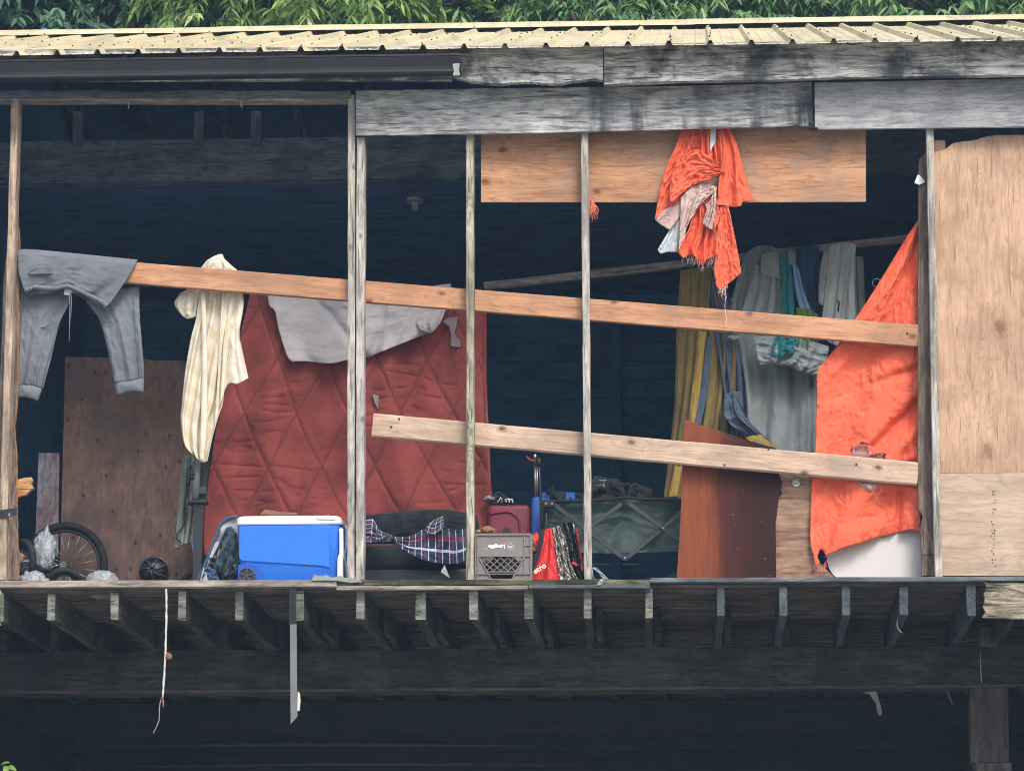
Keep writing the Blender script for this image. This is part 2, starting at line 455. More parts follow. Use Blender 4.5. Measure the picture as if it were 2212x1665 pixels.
def rbox(name, c, size, r, mat, parent=None, rotz=0.0, seg=3, taper=None, rotx=0.0):
    bm = bmesh.new(); bmesh.ops.create_cube(bm, size=1.0)
    for v in bm.verts:
        k = 1.0
        if taper and v.co.z < 0: k = taper
        v.co = Vector((v.co.x * size[0] * k, v.co.y * size[1] * k, v.co.z * size[2]))
    if r: bmesh.ops.bevel(bm, geom=bm.edges[:], offset=r, segments=seg, affect='EDGES', profile=0.5)
    me = bpy.data.meshes.new(name); bm.to_mesh(me); bm.free()
    me.polygons.foreach_set('use_smooth', [True] * len(me.polygons))
    me.materials.append(mat)
    o = bpy.data.objects.new(name, me)
    o_ = put(o, Matrix.Translation(Vector(c)) @ Matrix.Rotation(rotz, 4, 'Z') @ Matrix.Rotation(rotx, 4, 'X'), parent)
    if r:
        es = o.modifiers.new('es', 'EDGE_SPLIT') if False else None
    return o_
def lump(name, c, rad, amp, seed, mat, parent=None, fr=3.0, flat=-0.8, sub=4):
    bm = bmesh.new(); bmesh.ops.create_icosphere(bm, subdivisions=sub, radius=1.0)
    for v in bm.verts:
        p = v.co.copy()
        k = 1 + amp * (1.2 * abs(nz(p.x * fr, p.y * fr, p.z * fr, seed)) + .6 * abs(nz(p.x * fr * 2.7, p.y * fr * 2.7, p.z * fr * 2.7, seed)) - .4)
        p *= k; p.z = max(p.z, flat)
        v.co = Vector((p.x * rad[0], p.y * rad[1], p.z * rad[2]))
    me = bpy.data.meshes.new(name); bm.to_mesh(me); bm.free()
    me.polygons.foreach_set('use_smooth', [True] * len(me.polygons)); me.materials.append(mat)
    return put(bpy.data.objects.new(name, me), Matrix.Translation(Vector(c)), parent)
def ring(name, c, Rr, r, mat, parent=None, normal=(0, 1, 0), n=40, seg=10, sq=1.0):
    nrm = Vector(normal).normalized(); u = nrm.orthogonal().normalized(); v = nrm.cross(u)
    return tube(name, [Vector(c) + (u * math.cos(2 * math.pi * i / n) + v * math.sin(2 * math.pi * i / n)) * Rr for i in range(n)], r, mat, parent, seg, closed=True)
def disc(name, c, Rr, t, mat, parent=None, n=24, axis=(0, 1, 0)):
    a = Vector(axis).normalized(); p = Vector(c)
    return tube(name, [p - a * t / 2, p + a * t / 2], Rr, mat, parent, n, smooth=False)
def text_mesh(name, body, size, M, mat, parent=None, bold=0.0, shear=0.0, ext=0.0005):
    cu = bpy.data.curves.new(name, 'FONT'); cu.body = body; cu.size = size; cu.align_x = 'CENTER'; cu.align_y = 'CENTER'
    cu.extrude = ext; cu.offset = bold; cu.shear = shear; cu.resolution_u = 3
    t = bpy.data.objects.new(name + '_tmp', cu); COL.objects.link(t)
    bpy.context.view_layer.update()
    me = bpy.data.meshes.new_from_object(t.evaluated_get(bpy.context.evaluated_depsgraph_get()))
    bpy.data.objects.remove(t); me.name = name; me.materials.clear(); me.materials.append(mat)
    return put(bpy.data.objects.new(name, me), M, parent)
FACE = Matrix.Rotation(R(90), 4, 'X')      # lettering standing up, facing the street

# ------------------------------------------------------------------ materials of the shed
M = {}
M['header'] = wood('weathered_plywood', C(108, 110, 112), C(176, 177, 177), C(208, 209, 207), 'X', 1.0, fl=10, fleck=.7, gc=.75, crack=.7, rings=.4, stain=C(104, 110, 118), stain_amt=.35, drip=.9, moss=.3, bump=.7)
M['header2'] = wood('weathered_plywood_clean', C(130, 132, 135), C(174, 175, 177), C(198, 199, 199), 'X', .9, fl=10, gc=.6, fleck=.45, crack=.4, rings=.35, stain=C(112, 116, 122), stain_amt=.4, bump=.55, moss=.0)
M['fascia'] = wood('weathered_fascia', C(88, 89, 90), C(176, 176, 174), C(214, 213, 208), 'X', .85, fleck=.6, gc=.75, rings=.7, rk=12, crack=.85, stain=C(48, 52, 58), stain_amt=.85, knots=.8, bump=.8, kscale=.8, knotcol=C(50, 48, 48))
M['stud'] = wood('weathered_stud', C(110, 107, 101), C(170, 166, 157), C(206, 202, 193), 'X', 1.0, fleck=.45, gc=.6, crack=.6, stain=C(112, 110, 102), stain_amt=.5, bump=.7, knots=.7, kscale=1.3)
M['stud_warm'] = wood('tan_stud', C(112, 98, 84), C(170, 152, 132), C(204, 188, 168), 'X', 1.0, fleck=.45, gc=.6, crack=.6, stain=C(104, 96, 88), stain_amt=.6, bump=.6, knots=.7)
M['stud_moss'] = wood('mossy_stud', C(92, 88, 74), C(160, 154, 138), C(205, 198, 180), 'X', 1.0, crack=.8, stain=C(96, 92, 70), stain_amt=.6, moss=.75, bump=.8, knots=.5)
M['pine'] = wood('fresh_pine', C(142, 100, 74), C(186, 139, 106), C(204, 160, 126), 'X', .5, fl=4, fleck=.22, gc=.4, rings=.45, rk=11, rough=.7, crack=.22, stain=C(142, 112, 92), stain_amt=.55, knots=.85, bump=.25, knotcol=C(98, 62, 44), vary=.15)
M['pale'] = wood('pale_pine', C(150, 128, 112), C(194, 168, 146), C(212, 190, 170), 'X', .5, fl=4, fleck=.25, gc=.4, rings=.4, rk=11, rough=.75, crack=.3, stain=C(150, 132, 118), stain_amt=.45, knots=.9, bump=.3, knotcol=C(84, 58, 46), vary=.2)
M['ply_warm'] = wood('warm_plywood', C(142, 102, 74), C(178, 134, 101), C(196, 155, 122), 'X', .6, fl=8, fleck=.25, gc=.5, rings=.5, rk=20, rough=.75, crack=.4, stain=C(150, 126, 110), stain_amt=.75, knots=.9, bump=.25, knotcol=C(92, 60, 40), vary=.3, kscale=.8)
M['ply_tall'] = wood('tan_plywood', C(150, 118, 94), C(190, 158, 132), C(206, 178, 152), 'Z', .7, fl=5, fleck=.25, gc=.35, rings=.5, rk=26, rough=.75, crack=.5, stain=C(150, 120, 98), stain_amt=.5, knots=.7, bump=.3, knotcol=C(96, 68, 52), kscale=.5)
M['ply_low'] = wood('pale_plywood', C(148, 128, 110), C(184, 164, 144), C(202, 182, 162), 'X', .4, fleck=.2, gc=.4, rings=.35, rk=16, rs=.6, rough=.75, crack=.25, stain=C(158, 138, 122), stain_amt=.4, knots=.4, bump=.25, kscale=.5)
M['brown'] = wood('brown_board', C(78, 66, 58), C(126, 108, 94), C(160, 140, 122), 'X', 1.0, crack=.6, stain=C(86, 76, 70), stain_amt=.5, bump=.5)
M['brown_z'] = wood('brown_plank', C(72, 62, 54), C(116, 102, 90), C(152, 136, 120), 'Z', 1.0, crack=.6, stain=C(86, 78, 70), stain_amt=.5, bump=.5)
M['split'] = wood('split_wood', C(136, 96, 62), C(184, 138, 94), C(206, 164, 120), 'X', .8, crack=.5, bump=.8)
M['rim'] = wood('grey_rim', C(100, 92, 84), C(152, 142, 132), C(182, 172, 160), 'X', .8, crack=.5, stain=C(100, 96, 94), stain_amt=.5, bump=.4)
M['rim_moss'] = wood('mossy_rim', C(46, 44, 36), C(96, 90, 72), C(150, 140, 118), 'X', 1.2, crack=.9, stain=C(40, 44, 30), stain_amt=.9, moss=.9, bump=1.0)
M['rim_dark'] = wood('painted_rim', C(66, 74, 80), C(98, 105, 108), C(124, 130, 132), 'X', .8, crack=.5, stain=C(58, 64, 70), stain_amt=.5, bump=.4)
M['old'] = wood('rotten_timber', C(70, 64, 54), C(160, 150, 130), C(216, 206, 184), 'X', 1.1, crack=.95, stain=C(60, 56, 50), stain_amt=.6, bump=1.2)
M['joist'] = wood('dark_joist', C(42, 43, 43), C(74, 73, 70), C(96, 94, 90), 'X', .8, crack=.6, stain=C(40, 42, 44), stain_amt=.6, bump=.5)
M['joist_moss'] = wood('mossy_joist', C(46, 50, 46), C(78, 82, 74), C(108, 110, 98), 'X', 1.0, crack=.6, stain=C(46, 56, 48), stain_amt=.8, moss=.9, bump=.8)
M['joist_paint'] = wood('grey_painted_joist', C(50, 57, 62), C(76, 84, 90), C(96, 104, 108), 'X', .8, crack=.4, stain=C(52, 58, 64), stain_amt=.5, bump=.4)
M['joist_end'] = wood('joist_end', C(66, 68, 66), C(112, 114, 108), C(150, 150, 142), 'Y', 1.0, crack=.7, stain=C(60, 66, 62), stain_amt=.6, moss=.5, bump=.8)  # weathered end grain; daylight on the ends put into its lighter colour
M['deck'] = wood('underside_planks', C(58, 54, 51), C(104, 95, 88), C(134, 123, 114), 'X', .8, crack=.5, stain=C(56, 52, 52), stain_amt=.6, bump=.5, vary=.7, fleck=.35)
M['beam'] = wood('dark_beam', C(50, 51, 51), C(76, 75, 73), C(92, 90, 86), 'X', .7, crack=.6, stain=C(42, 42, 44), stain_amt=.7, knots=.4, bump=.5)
M['post'] = wood('post_wood', C(64, 60, 58), C(94, 88, 84), C(112, 105, 100), 'X', .7, crack=.5, stain=C(64, 60, 60), stain_amt=.5, bump=.4)
M['inner'] = wood('veil_blue_boards', C(62, 98, 136), C(86, 130, 172), C(106, 150, 190), 'X', .8, fleck=.12, gc=.25, crack=.12, stain=C(72, 98, 128), stain_amt=.6, bump=.3)  # hazy veil over the upper room put into the boards' blue
M['inner_beam'] = wood('grey_blue_beam', C(98, 112, 126), C(132, 146, 158), C(152, 164, 172), 'X', .5, crack=.7, stain=C(64, 74, 84), stain_amt=.5, knots=.6, bump=.4, knotcol=C(36, 42, 52))
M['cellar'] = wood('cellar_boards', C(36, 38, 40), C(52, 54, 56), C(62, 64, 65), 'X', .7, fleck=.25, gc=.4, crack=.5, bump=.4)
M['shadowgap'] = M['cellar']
M['nail'] = plain('rusty_nail', C(60, 52, 48), .6, .6)
def roof_mat():
    m, nt, b, v, tc, oi = newmat('cream_roof_metal')
    n1 = noi(nt, mapv(nt, v, (2.5, .5, .5)), 1, 5, .6)
    c = ramp(nt, n1, [(0.3, C(182, 172, 140)), (0.6, C(206, 194, 158))])
    n2 = noi(nt, mapv(nt, v, (9, 1.2, 1.2)), 1, 6, .7, .3)
    c = mix(nt, math_(nt, 'MULTIPLY', ramp(nt, n2, [(0.5, BW0), (0.68, BW1)]), .6), c, C(146, 138, 114))
    n3 = noi(nt, v, 30, 5, .7)
    c = mix(nt, math_(nt, 'MULTIPLY', ramp(nt, n3, [(0.6, BW0), (0.72, BW1)]), .4), c, C(120, 104, 76))
    nt.links.new(c, b.inputs['Base Color'])
    b.inputs['Roughness'].default_value = .5; b.inputs['Specular IOR Level'].default_value = .35
    bumpn(nt, b, n2, .08)
    return m
M['roof'] = roof_mat()
M['gutter'] = plain('brown_grey_gutter', C(54, 54, 59), .42, .2, .2, .03, 3, dirt=.25)
M['gutter_in'] = plain('pale_gutter_metal', C(150, 158, 152), .5, .2, .3, .1, 20, dirt=.5)

# ------------------------------------------------------------------ the ground
m, nt, b, v, tc, oi = newmat('pale_bounce_ground')  # unseen ground, made pale to bounce light up under deck and ceilings
n = noi(nt, v, .6, 8, .65); n2 = noi(nt, v, 60, 4, .7)
c = ramp(nt, n, [(0.42, C(150, 148, 134)), (0.56, C(178, 174, 164)), (0.7, C(190, 186, 176))])
c = mix(nt, .6, c, ramp(nt, n2, [(0.3, (.5, .5, .5)), (0.7, (1.3, 1.3, 1.3))]), 'MULTIPLY')
nt.links.new(c, b.inputs['Base Color']); b.inputs['Roughness'].default_value = .95
bumpn(nt, b, n2, .6, .03)
V, Fc = [], []
gx = [-250, -140, -80, -30, -12, -6, 0, 6, 12, 30, 80, 140, 250]
for yv in gx:
    for xv in gx: V.append((xv, yv, .25 * nz(xv * .05, yv * .05) if max(abs(xv), abs(yv)) > 13 else 0))
k = len(gx)
for i in range(k - 1):
    for j in range(k - 1): Fc.append((i * k + j, i * k + j + 1, (i + 1) * k + j + 1, (i + 1) * k + j))
tag(obj('ground', V, Fc, m, smooth=True), kind='structure')

# ------------------------------------------------------------------ the shed
ZF = P(1106, 1256, 0).z                    # top of the floor
xl, xr = P(XL, 1250, 0).x, P(XR, 1250, 0).x
YB = 5.4                                   # inside face of the back wall
B = thing('derelict_shed', 'weathered two-storey timber shed with cream metal roof and open upper front', 'building', ((xl + xr) / 2, 0, 0))

# roof: sheets of ribbed metal, ridge cap, rear slope, rafters
YE, PITCH = -0.36, 0.408
zE = P(1106, 104, YE).z
yr = YE
while True:                                # the ridge stands where the photograph shows it
    yr += .02; zR = zE + PITCH * (yr - YE)
    d = ROT.transposed() @ (Vector((P(1106, 70, 0).x, yr, zR)) - CAM)
    if PY - F * d.y / -d.z < 67 or yr > 4.2: break
YR, ZR = yr, zE + PITCH * (yr - YE)
PITCHW = 0.2575
rx0 = P(1534, 98, YE).x
k0 = int((xl - rx0) / PITCHW) - 4; k1 = int((xr - rx0) / PITCHW) + 4
def roof_sheet(ka, n, y0, z0, y1, z1, name, parent, lift=0.0):
    prof = []
    for q in range(n):
        x = rx0 + (ka + q) * PITCHW
        prof += [(x - .024, 0), (x - .009, .030), (x + .009, .030), (x + .024, 0),
                 (x + .078, 0), (x + .086, .005), (x + .094, 0), (x + .158, 0), (x + .166, .005), (x + .174, 0)]
    x = rx0 + (ka + n) * PITCHW
    prof += [(x - .023, .0015), (x - .008, .0315), (x + .008, .0315), (x + .022, .006)]
    V, Fc = [], []; nseg = 10; w = len(prof)
    for i in range(nseg + 1):
        f = i / nseg
        for (px_, pz_) in prof:
            wv = .0025 * nz(px_ * 2.2, f * 3, 0, 3) + (.0015 * nz(px_ * 5, 0, 0, 9) if i == 0 else 0)
            V.append((px_, y0 + (y1 - y0) * f - (.004 * nz(px_ * .9, 1, 0, 4) if i == 0 else 0), z0 + (z1 - z0) * f + pz_ + wv + lift))
    for i in range(nseg):
        for j in range(w - 1):
            Fc.append((i * w + j, i * w + j + 1, (i + 1) * w + j + 1, (i + 1) * w + j))
    return obj(name, V, Fc, M['roof'], parent, solid=.0012)
roof_n = 0
for ka in range(k0, k1, 3):
    o = roof_sheet(ka, 3, YE, zE, YR, ZR, 'roof_sheet', B, .0006 * (roof_n % 2)); roof_n += 1
    # rows of hex screws on the ribs
    V, Fc = [], []
    rnd = random.Random(ka)
    for q in range(3):
        x = rx0 + (ka + q) * PITCHW
        for y in np.arange(YE + .06, YR - .1, .42):
            f = (y - YE) / (YR - YE); z = zE + (ZR - zE) * f + .030
            xx = x + rnd.uniform(-.012, .012) ; yy = y + rnd.uniform(-.05, .05)
            if xx > x + .03: z -= .030
            i0 = len(V)
            for (rr, zz) in ((.006, 0), (.005, .006)):
                for a in range(6): V.append((xx + rr * math.cos(a * 1.047), yy + rr * math.sin(a * 1.047), z + zz))
            Fc.append(tuple(i0 + 6 + a for a in range(6)))
            for a in range(6): Fc.append((i0 + a, i0 + (a + 1) % 6, i0 + 6 + (a + 1) % 6, i0 + 6 + a))
    tag(obj('screw_rows', V, Fc, M['nail'], o), kind='stuff')
zB = ZR - PITCH * (YB + .4 - YR)
obj('rear_roof', [(xl - .8, YR, ZR), (xr + .8, YR, ZR), (xr + .8, YB + .4, zB), (xl - .8, YB + .4, zB)], [(0, 1, 2, 3)], M['roof'], B, solid=.02)
obj('rear_sheathing', [(xl, YR, ZR - .03), (xr, YR, ZR - .03), (xr, YB + .1, ZR - .03 - PITCH * (YB + .1 - YR)), (xl, YB + .1, ZR - .03 - PITCH * (YB + .1 - YR))], [(0, 1, 2, 3)], M['inner'], B, solid=.02)
cuts = [xl - .9, P(478, 62, YR).x, P(1484, 50, YR).x, xr + .9]
for i in range(3):
    a, b_ = cuts[i], cuts[i + 1] + (.06 if i < 2 else 0); dz = .004 * i
    pr = [(-.30, -.30 * PITCH + .036), (-.295, -.295 * PITCH + .044), (-.16, -.16 * PITCH + .046), (-.15, -.15 * PITCH + .056), (-.03, .058), (0, .068), (.03, .058), (.28, -.28 * PITCH + .045)]
    V, Fc = [], []; ns = 14
    for q in range(ns + 1):
        x = a + (b_ - a) * q / ns
        for (py_, pz_) in pr: V.append((x, YR + py_, ZR + pz_ + dz + .004 * nz(x * 1.5, py_ * 6, 0, 8)))
    for q in range(ns):
        for j in range(7): Fc.append((q * 8 + j, (q + 1) * 8 + j, (q + 1) * 8 + j + 1, q * 8 + j + 1))
    obj('ridge_cap', V, Fc, M['roof'], B, solid=.0015)
for i, x in enumerate(np.arange(xl + .1, xr, .61)):
    a = Vector((x, -.17, zE + PITCH * (-.17 - YE) - .095)); b_ = Vector((x, YR, ZR - .095))
    board('rafter', a, b_, .13, .045, M['inner_beam'], B, seed=i, normal=(1, 0, 0))
    c = Vector((x, YB, ZR - PITCH * (YB - YR) - .095))
    board('rafter', b_, c, .13, .045, M['inner_beam'], B, seed=i + 50, normal=(1, 0, 0))
for i, y in enumerate(np.arange(-.12, YR - .05, .2)):
    z = zE + PITCH * (y - YE) - .014
    board('sheathing_plank', (xl, y, z), (xr, y, z), .19, .02, M['inner'], B, seed=i, seg=.5, normal=(0, -PITCH, 1))

# fascia boards, gutter, upper plate, header boards
fb = Z('Z2', (720, 500), (800, 520), (950, 541), (1050, 546), (1110, 535), (1230, 530), (1410, 546), (1500, 525), (1650, 510), (1698, 521))
o1 = [(XL, 110)] + [(1302.6, 97)] + rag(fb[::-1], 4, 2.0, 3) + [(975, 172), (XL, 172)]
slab('fascia_board', o1, -.215, .045, M['fascia'], B)
fb = Z('Z3', (0, 525), (600, 518), (1100, 500), (2212, 485)) + [(XR, 160)]
o2 = [(1305, 97), (XR, 76)] + rag(fb[::-1], 8, 1.2, 7) + Z('Z2', (1704, 548))
slab('fascia_board', o2, -.212, .045, M['fascia'], B)
gz = P(500, 127, -.3).z
gp = [(-.218, .004), (-.218, -.104), (-.29, -.106), (-.296, -.098), (-.296, -.088), (-.300, -.07), (-.318, -.035), (-.326, -.018), (-.326, -.001), (-.334, .001), (-.334, -.010)]
xg = P(995, 127, -.3).x
V, Fc = [], []; ns = 60; w = len(gp)
for i in range(ns + 1):
    x = xl + (xg - xl) * i / ns
    for j, (y, z) in enumerate(gp):
        dent = .012 * math.exp(-((x - P(545, 150, -.3).x) / .05) ** 2) * (3 < j < 8)
        dx = .02 * nz(j * 1.3, 2, 0, 2) if i == ns else 0
        V.append((x + dx, y + dent + .002 * nz(x * 1.3, j * .3, 0, 4), gz + z + .002 * nz(x, j * .2, 5, 6) - .006 * max(0, (x - xg + .5))))
for i in range(ns):
    for j in range(w - 1): Fc.append((i * w + j, i * w + j + 1, (i + 1) * w + j + 1, (i + 1) * w + j))
G = obj('gutter', V, Fc, M['gutter'], B, smooth=False, solid=.002)
slab('gutter_end', rag(Z('Z2', (722, 415), (768, 412), (762, 455), (770, 490), (722, 492), (730, 460)) + Z('Z2', (722, 415)), 3, 1.2, 2)[:-1], -.325, .004, M['gutter_in'], G)
uboard('top_plate', (XL, 203), (757, 203.5), 16, -.02, .10, M['rim_dark'], B, rag=.012, seed=4, seg=.08)
uboard('top_plate', (XL, 214), (752, 214.5), 6, .0, .09, M['rim'], B, rag=.004, seed=6)
h1 = rag(Z('Z2', (95, 590), (900, 575), (2212, 560)), 12, .7, 1) + Z('Z3', (838, 533), (845, 797), (820, 797), (822, 815)) + rag(Z('Z3', (822, 815), (0, 837)) + Z('Z2', (1400, 860), (95, 878)), 12, .8, 2)[1:]
slab('header_board', h1, -.045, .022, M['header'], B)
h2 = Z('Z3', (857, 537)) + [(XR, 165), (XR, 272)] + Z('Z3', (2212, 822), (882, 838), (882, 826), (860, 824))
slab('header_board', h2, -.043, .022, M['header2'], B)
uboard('lintel', (775, 240), (XR, 225), 88, .055, .10, M['inner_beam'], B)   # timber behind the header boards

# studs of the front
def stud(a, b_, wu, mat, Y0=.0, Y1=.09, seed=0, **k):
    return uboard('stud', a, b_, wu, Y0, Y1, M[mat], B, rag=.004, seed=seed, seg=.07, **k)
stud((32, 212), (3.5, 1252), 17, 'stud_warm', seed=1)
stud((759, 205), (757.5, 1252), 16, 'stud', seed=2)
stud((779, 297), (776.8, 1254), 18.5, 'stud', seed=3)
stud((1014.5, 289), (1015.5, 1258), 16.8, 'stud_moss', seed=4)
stud((1262.5, 284), (1270, 1252), 16.2, 'stud', seed=5)
stud((2008.8, 272), (2027.5, 1245), 16.5, 'stud', 0, .055, seed=6)
stud((-215, 212), (-222, 1252), 17, 'stud', seed=7)
stud((2290, 268), (2312, 1245), 17, 'stud', 0, .055, seed=8)
# brown plank behind the left stud, split along its edge
e = Z('Z1', (62, 1480), (95, 1462), (119, 1472), (124, 1600)) + Z('Z4', (166, 30), (155, 700), (148, 1400), (130, 1600)) + Z('Z5', (118, 170), (140, 420), (143, 900), (148, 1230), (165, 1265), (205, 1290), (190, 1330), (160, 1370), (155, 1505))
slab('split_plank', rag(e, 7, .9, 5, .1) + [(-12, 1252), (-2, 900), (8, 600)], .095, .035, M['brown_z'], B, side=M['split'])
slab('broken_batten', rag(Z('Z5', (140, 645), (215, 625), (270, 622), (283, 650), (268, 680), (290, 710), (262, 735), (225, 768), (140, 795)), 4, 1.0, 8, .3), .132, .04, M['split'], B)
# nailed rails
r1 = uboard('rail', (24, 568), (1983, 725), 48.5, .105, .143, M['pine'], B, rag=.002, seed=1)
r2 = uboard('rail', (804, 917), (1983, 1022.6), 52.5, .105, .143, M['pale'], B, rag=.003, endrag=.006, seed=2, cham=.012)
for rr, pts in ((r1, [(759, 628), (777, 630), (1015, 649), (1268, 669), (1960, 720)]), (r2, [(845, 922), (862, 905), (1015, 936), (1275, 958), (1565, 1004), (1660, 970), (1850, 1003)])):
    V, Fc = [], []
    for (x, y) in pts:
        c = P(x, y, .1035); i0 = len(V)
        for a in range(8): V.append(c + Vector((.0075 * math.cos(a * .785), 0, .0075 * math.sin(a * .785))))
        Fc.append(tuple(range(i0, i0 + 8)))
    obj('nail_heads', V, Fc, M['nail'], rr, solid=.002)
# plywood strip behind the header
slab('plywood_strip', [(1039.6, 262), (1870.5, 255), (1870.5, 436), (1500, 437), (1039, 436.5)], .105, .014, M['ply_warm'], B)
# right hand side: brown board, plywood sheets
e = rag(Z('T5', (290, 312), (262, 322), (240, 352), (220, 368), (214, 500)), 3, 1.2, 3, .3) + Z('Q6', (1560, 0), (1563, 640), (1590, 680), (1575, 760), (1582, 925)) + Z('Q6', (1664, 920)) + [(2016, 800), (2006, 330)]
slab('brown_board', e, .102, .036, M['brown_z'], B)
slab('brown_board', Z('Q6', (1584, 929), (1664, 925), (1664, 1052), (1584, 1052)), .106, .03, M['brown_z'], B)
slab('narrow_board', Z('T5', (330, 198), (452, 195), (461, 205), (461, 330), (330, 330)), .08, .02, M['ply_tall'], B)
e = rag(Z('T5', (330, 304), (415, 297), (470, 272), (520, 230), (600, 209), (740, 196), (800, 170), (870, 156), (940, 148), (1189, 146)), 4, 1.2, 6, .3) + [(XR, 290), (XR, 1018)] + Z('Q6', (2212, 414), (1690, 417)) + [(2010, 700)]
slab('plywood_sheet', e, .058, .015, M['ply_tall'], B)
o = slab('plywood_sheet', Z('Q6', (1690, 419), (2212, 416)) + [(XR, 1020), (XR, 1243), (2022, 1243)], .058, .015, M['ply_low'], B)
ink = plain('faded_ink', C(74, 66, 62), .9, 0, .3)
rnd = random.Random(5); V, Fc = [], []           # faded stamp running down the sheet (too worn to read)
for i in range(26):
    y = 1060 + i * 6.4
    for q in range(2):
        if rnd.random() < .45: continue
        x = 2143 + q * 5 + rnd.uniform(-2, 2); h = rnd.uniform(1.5, 4.5); wd_ = rnd.uniform(1, 3.5); i0 = len(V)
        V += [P(x, y, .0565), P(x + wd_, y, .0565), P(x + wd_, y + h, .0565), P(x, y + h, .0565)]; Fc.append((i0, i0 + 3, i0 + 2, i0 + 1))
obj('faded_stamp', V, Fc, ink, o)

# rim boards at the floor edge
uboard('rim_board', (XL, 1261.5), (727, 1259.5), 15.5, -.035, .11, M['rim'], B, rag=.003, seed=3)
uboard('rim_board', (787, 1258.5), (1404, 1257), 12.5, -.03, .1, M['rim_moss'], B, rag=.010, seed=4, seg=.04)
uboard('rim_board', (729, 1259), (787, 1258.5), 14, -.02, .1, M['rim_moss'], B, rag=.008, seed=14, seg=.04)
uboard('rim_strip', (727, 1270), (1140, 1268), 9, -.04, .0, M['rim'], B, rag=.003, seed=5)
uboard('rim_strip', (1142, 1266), (1404, 1265.5), 9, -.042, .0, M['rim_dark'], B, rag=.004, seed=6)
uboard('rim_board', (1404, 1252.5), (XR, 1248.5), 10, -.035, .1, M['rim_dark'], B, rag=.002, seed=7)
e = rag(Z('B3', (1960, 92), (1975, 130), (1955, 170), (1962, 210), (1950, 250), (1965, 290), (1945, 322)), 3, 2.0, 4, .4)
slab('rotten_rim_joist', e + rag(Z('B3', (1945, 322), (2212, 330)) + [(XR, 1336)], 5, 1.4, 9, .3)[1:] + [(XR, 1258), (2127, 1259)], -.05, .045, M['old'], B)

# floor joists and planks
ZJT = ZF - .045
JO = [('B1', -20, 20, 365, 'joist'), ('B1', 303, 352, 342, 'joist_moss'), ('B1', 713, 762, 340, 'joist'), ('B1', 1150, 1205, 350, 'joist'), ('B1', 1520, 1575, 352, 'joist'), ('B1', 1915, 1970, 356, 'joist'),
      ('B2', 95, 150, 350, 'joist_moss'), ('B2', 480, 545, 347, 'joist_moss'), ('B2', 830, 885, 345, 'joist_moss'), ('B2', 1185, 1245, 345, 'joist_moss'), ('B2', 1572, 1625, 345, 'joist'), ('B2', 1972, 2020, 345, 'joist'),
      ('B3', 225, 275, 330, 'joist_paint'), ('B3', 630, 682, 320, 'joist_paint'), ('B3', 1035, 1090, 318, 'joist_paint'), ('B3', 1412, 1465, 318, 'joist_paint'), ('B3', 1848, 1905, 328, 'joist_paint'), ('B3', 2150, 2205, 328, 'joist'),
      ('B3', 2520, 2575, 328, 'joist'), ('B1', -400, -350, 350, 'joist')]
rnd = random.Random(11)
zjb = sum(P(0, 1225.2 + j[3] / 3, 0).z for j in JO[:17]) / 17
for i, (kz, a, b_, bot, mt) in enumerate(JO):
    (ua, _), (ub, ubot) = Z(kz, (a, 0), (b_, bot))
    zb = P((ua + ub) / 2, ubot, 0).z
    zb = zjb + (zb - zjb) * .5
    c = P((ua + ub) / 2, ubot, 0).x; y0 = rnd.uniform(.0, .02)
    hgt = ZJT - zb; yaw = rnd.uniform(-.025, .025)
    jo_ = board('floor_joist', (c, y0, zb + hgt / 2), (c + yaw * 1.6, 1.7, zjb + (ZJT - zjb) / 2), hgt, (ub - ua) / 350, M[mt], B, rag=.007, endrag=.02, seed=i, seg=.06, normal=(1, 0, 0))
    board('floor_joist', (c + yaw * 1.6 + .055, 1.2, zjb + (ZJT - zjb) / 2), (c + .055, YB, zjb + (ZJT - zjb) / 2), ZJT - zjb - .004, .048, M['joist'], B, rag=.003, seed=i + 40, normal=(1, 0, 0))
    if mt != 'joist_paint':
        jo_.data.materials.append(M['joist_end']); n_ = len(jo_.data.polygons)
        jo_.data.polygons[n_ - 1].material_index = 1; jo_.data.polygons[n_ - 2].material_index = 1
    if 4 < i < 13: board('sister_joist', (c + .064 + yaw, .78, (ZJT + zjb) / 2 + .004), (c + .064 + yaw, 1.36, (ZJT + zjb) / 2 + .004), ZJT - zjb - .02, .045, M['joist'], B, rag=.004, seed=i + 80, normal=(1, 0, 0), endrag=.01)
y = .02; i = 0
while y < YB:
    wd_ = rnd.uniform(.085, .115)
    z = ZJT + .014 + rnd.uniform(-.002, .010)
    xm = xl + (xr - xl) * rnd.uniform(.2, .8) if y < 1.8 else xr
    board('floor_plank', (xl, y + wd_ / 2, z), (xm - .004, y + wd_ / 2, z), wd_ - .012, .022, M['deck'], B, rag=.003, seed=i, normal=(0, 0, 1), seg=.2)
    if xm < xr: board('floor_plank', (xm + .004, y + wd_ / 2, z), (xr, y + wd_ / 2, z), wd_ - .012, .022, M['deck'], B, rag=.003, seed=i + 90, normal=(0, 0, 1), seg=.2)
    y += wd_; i += 1
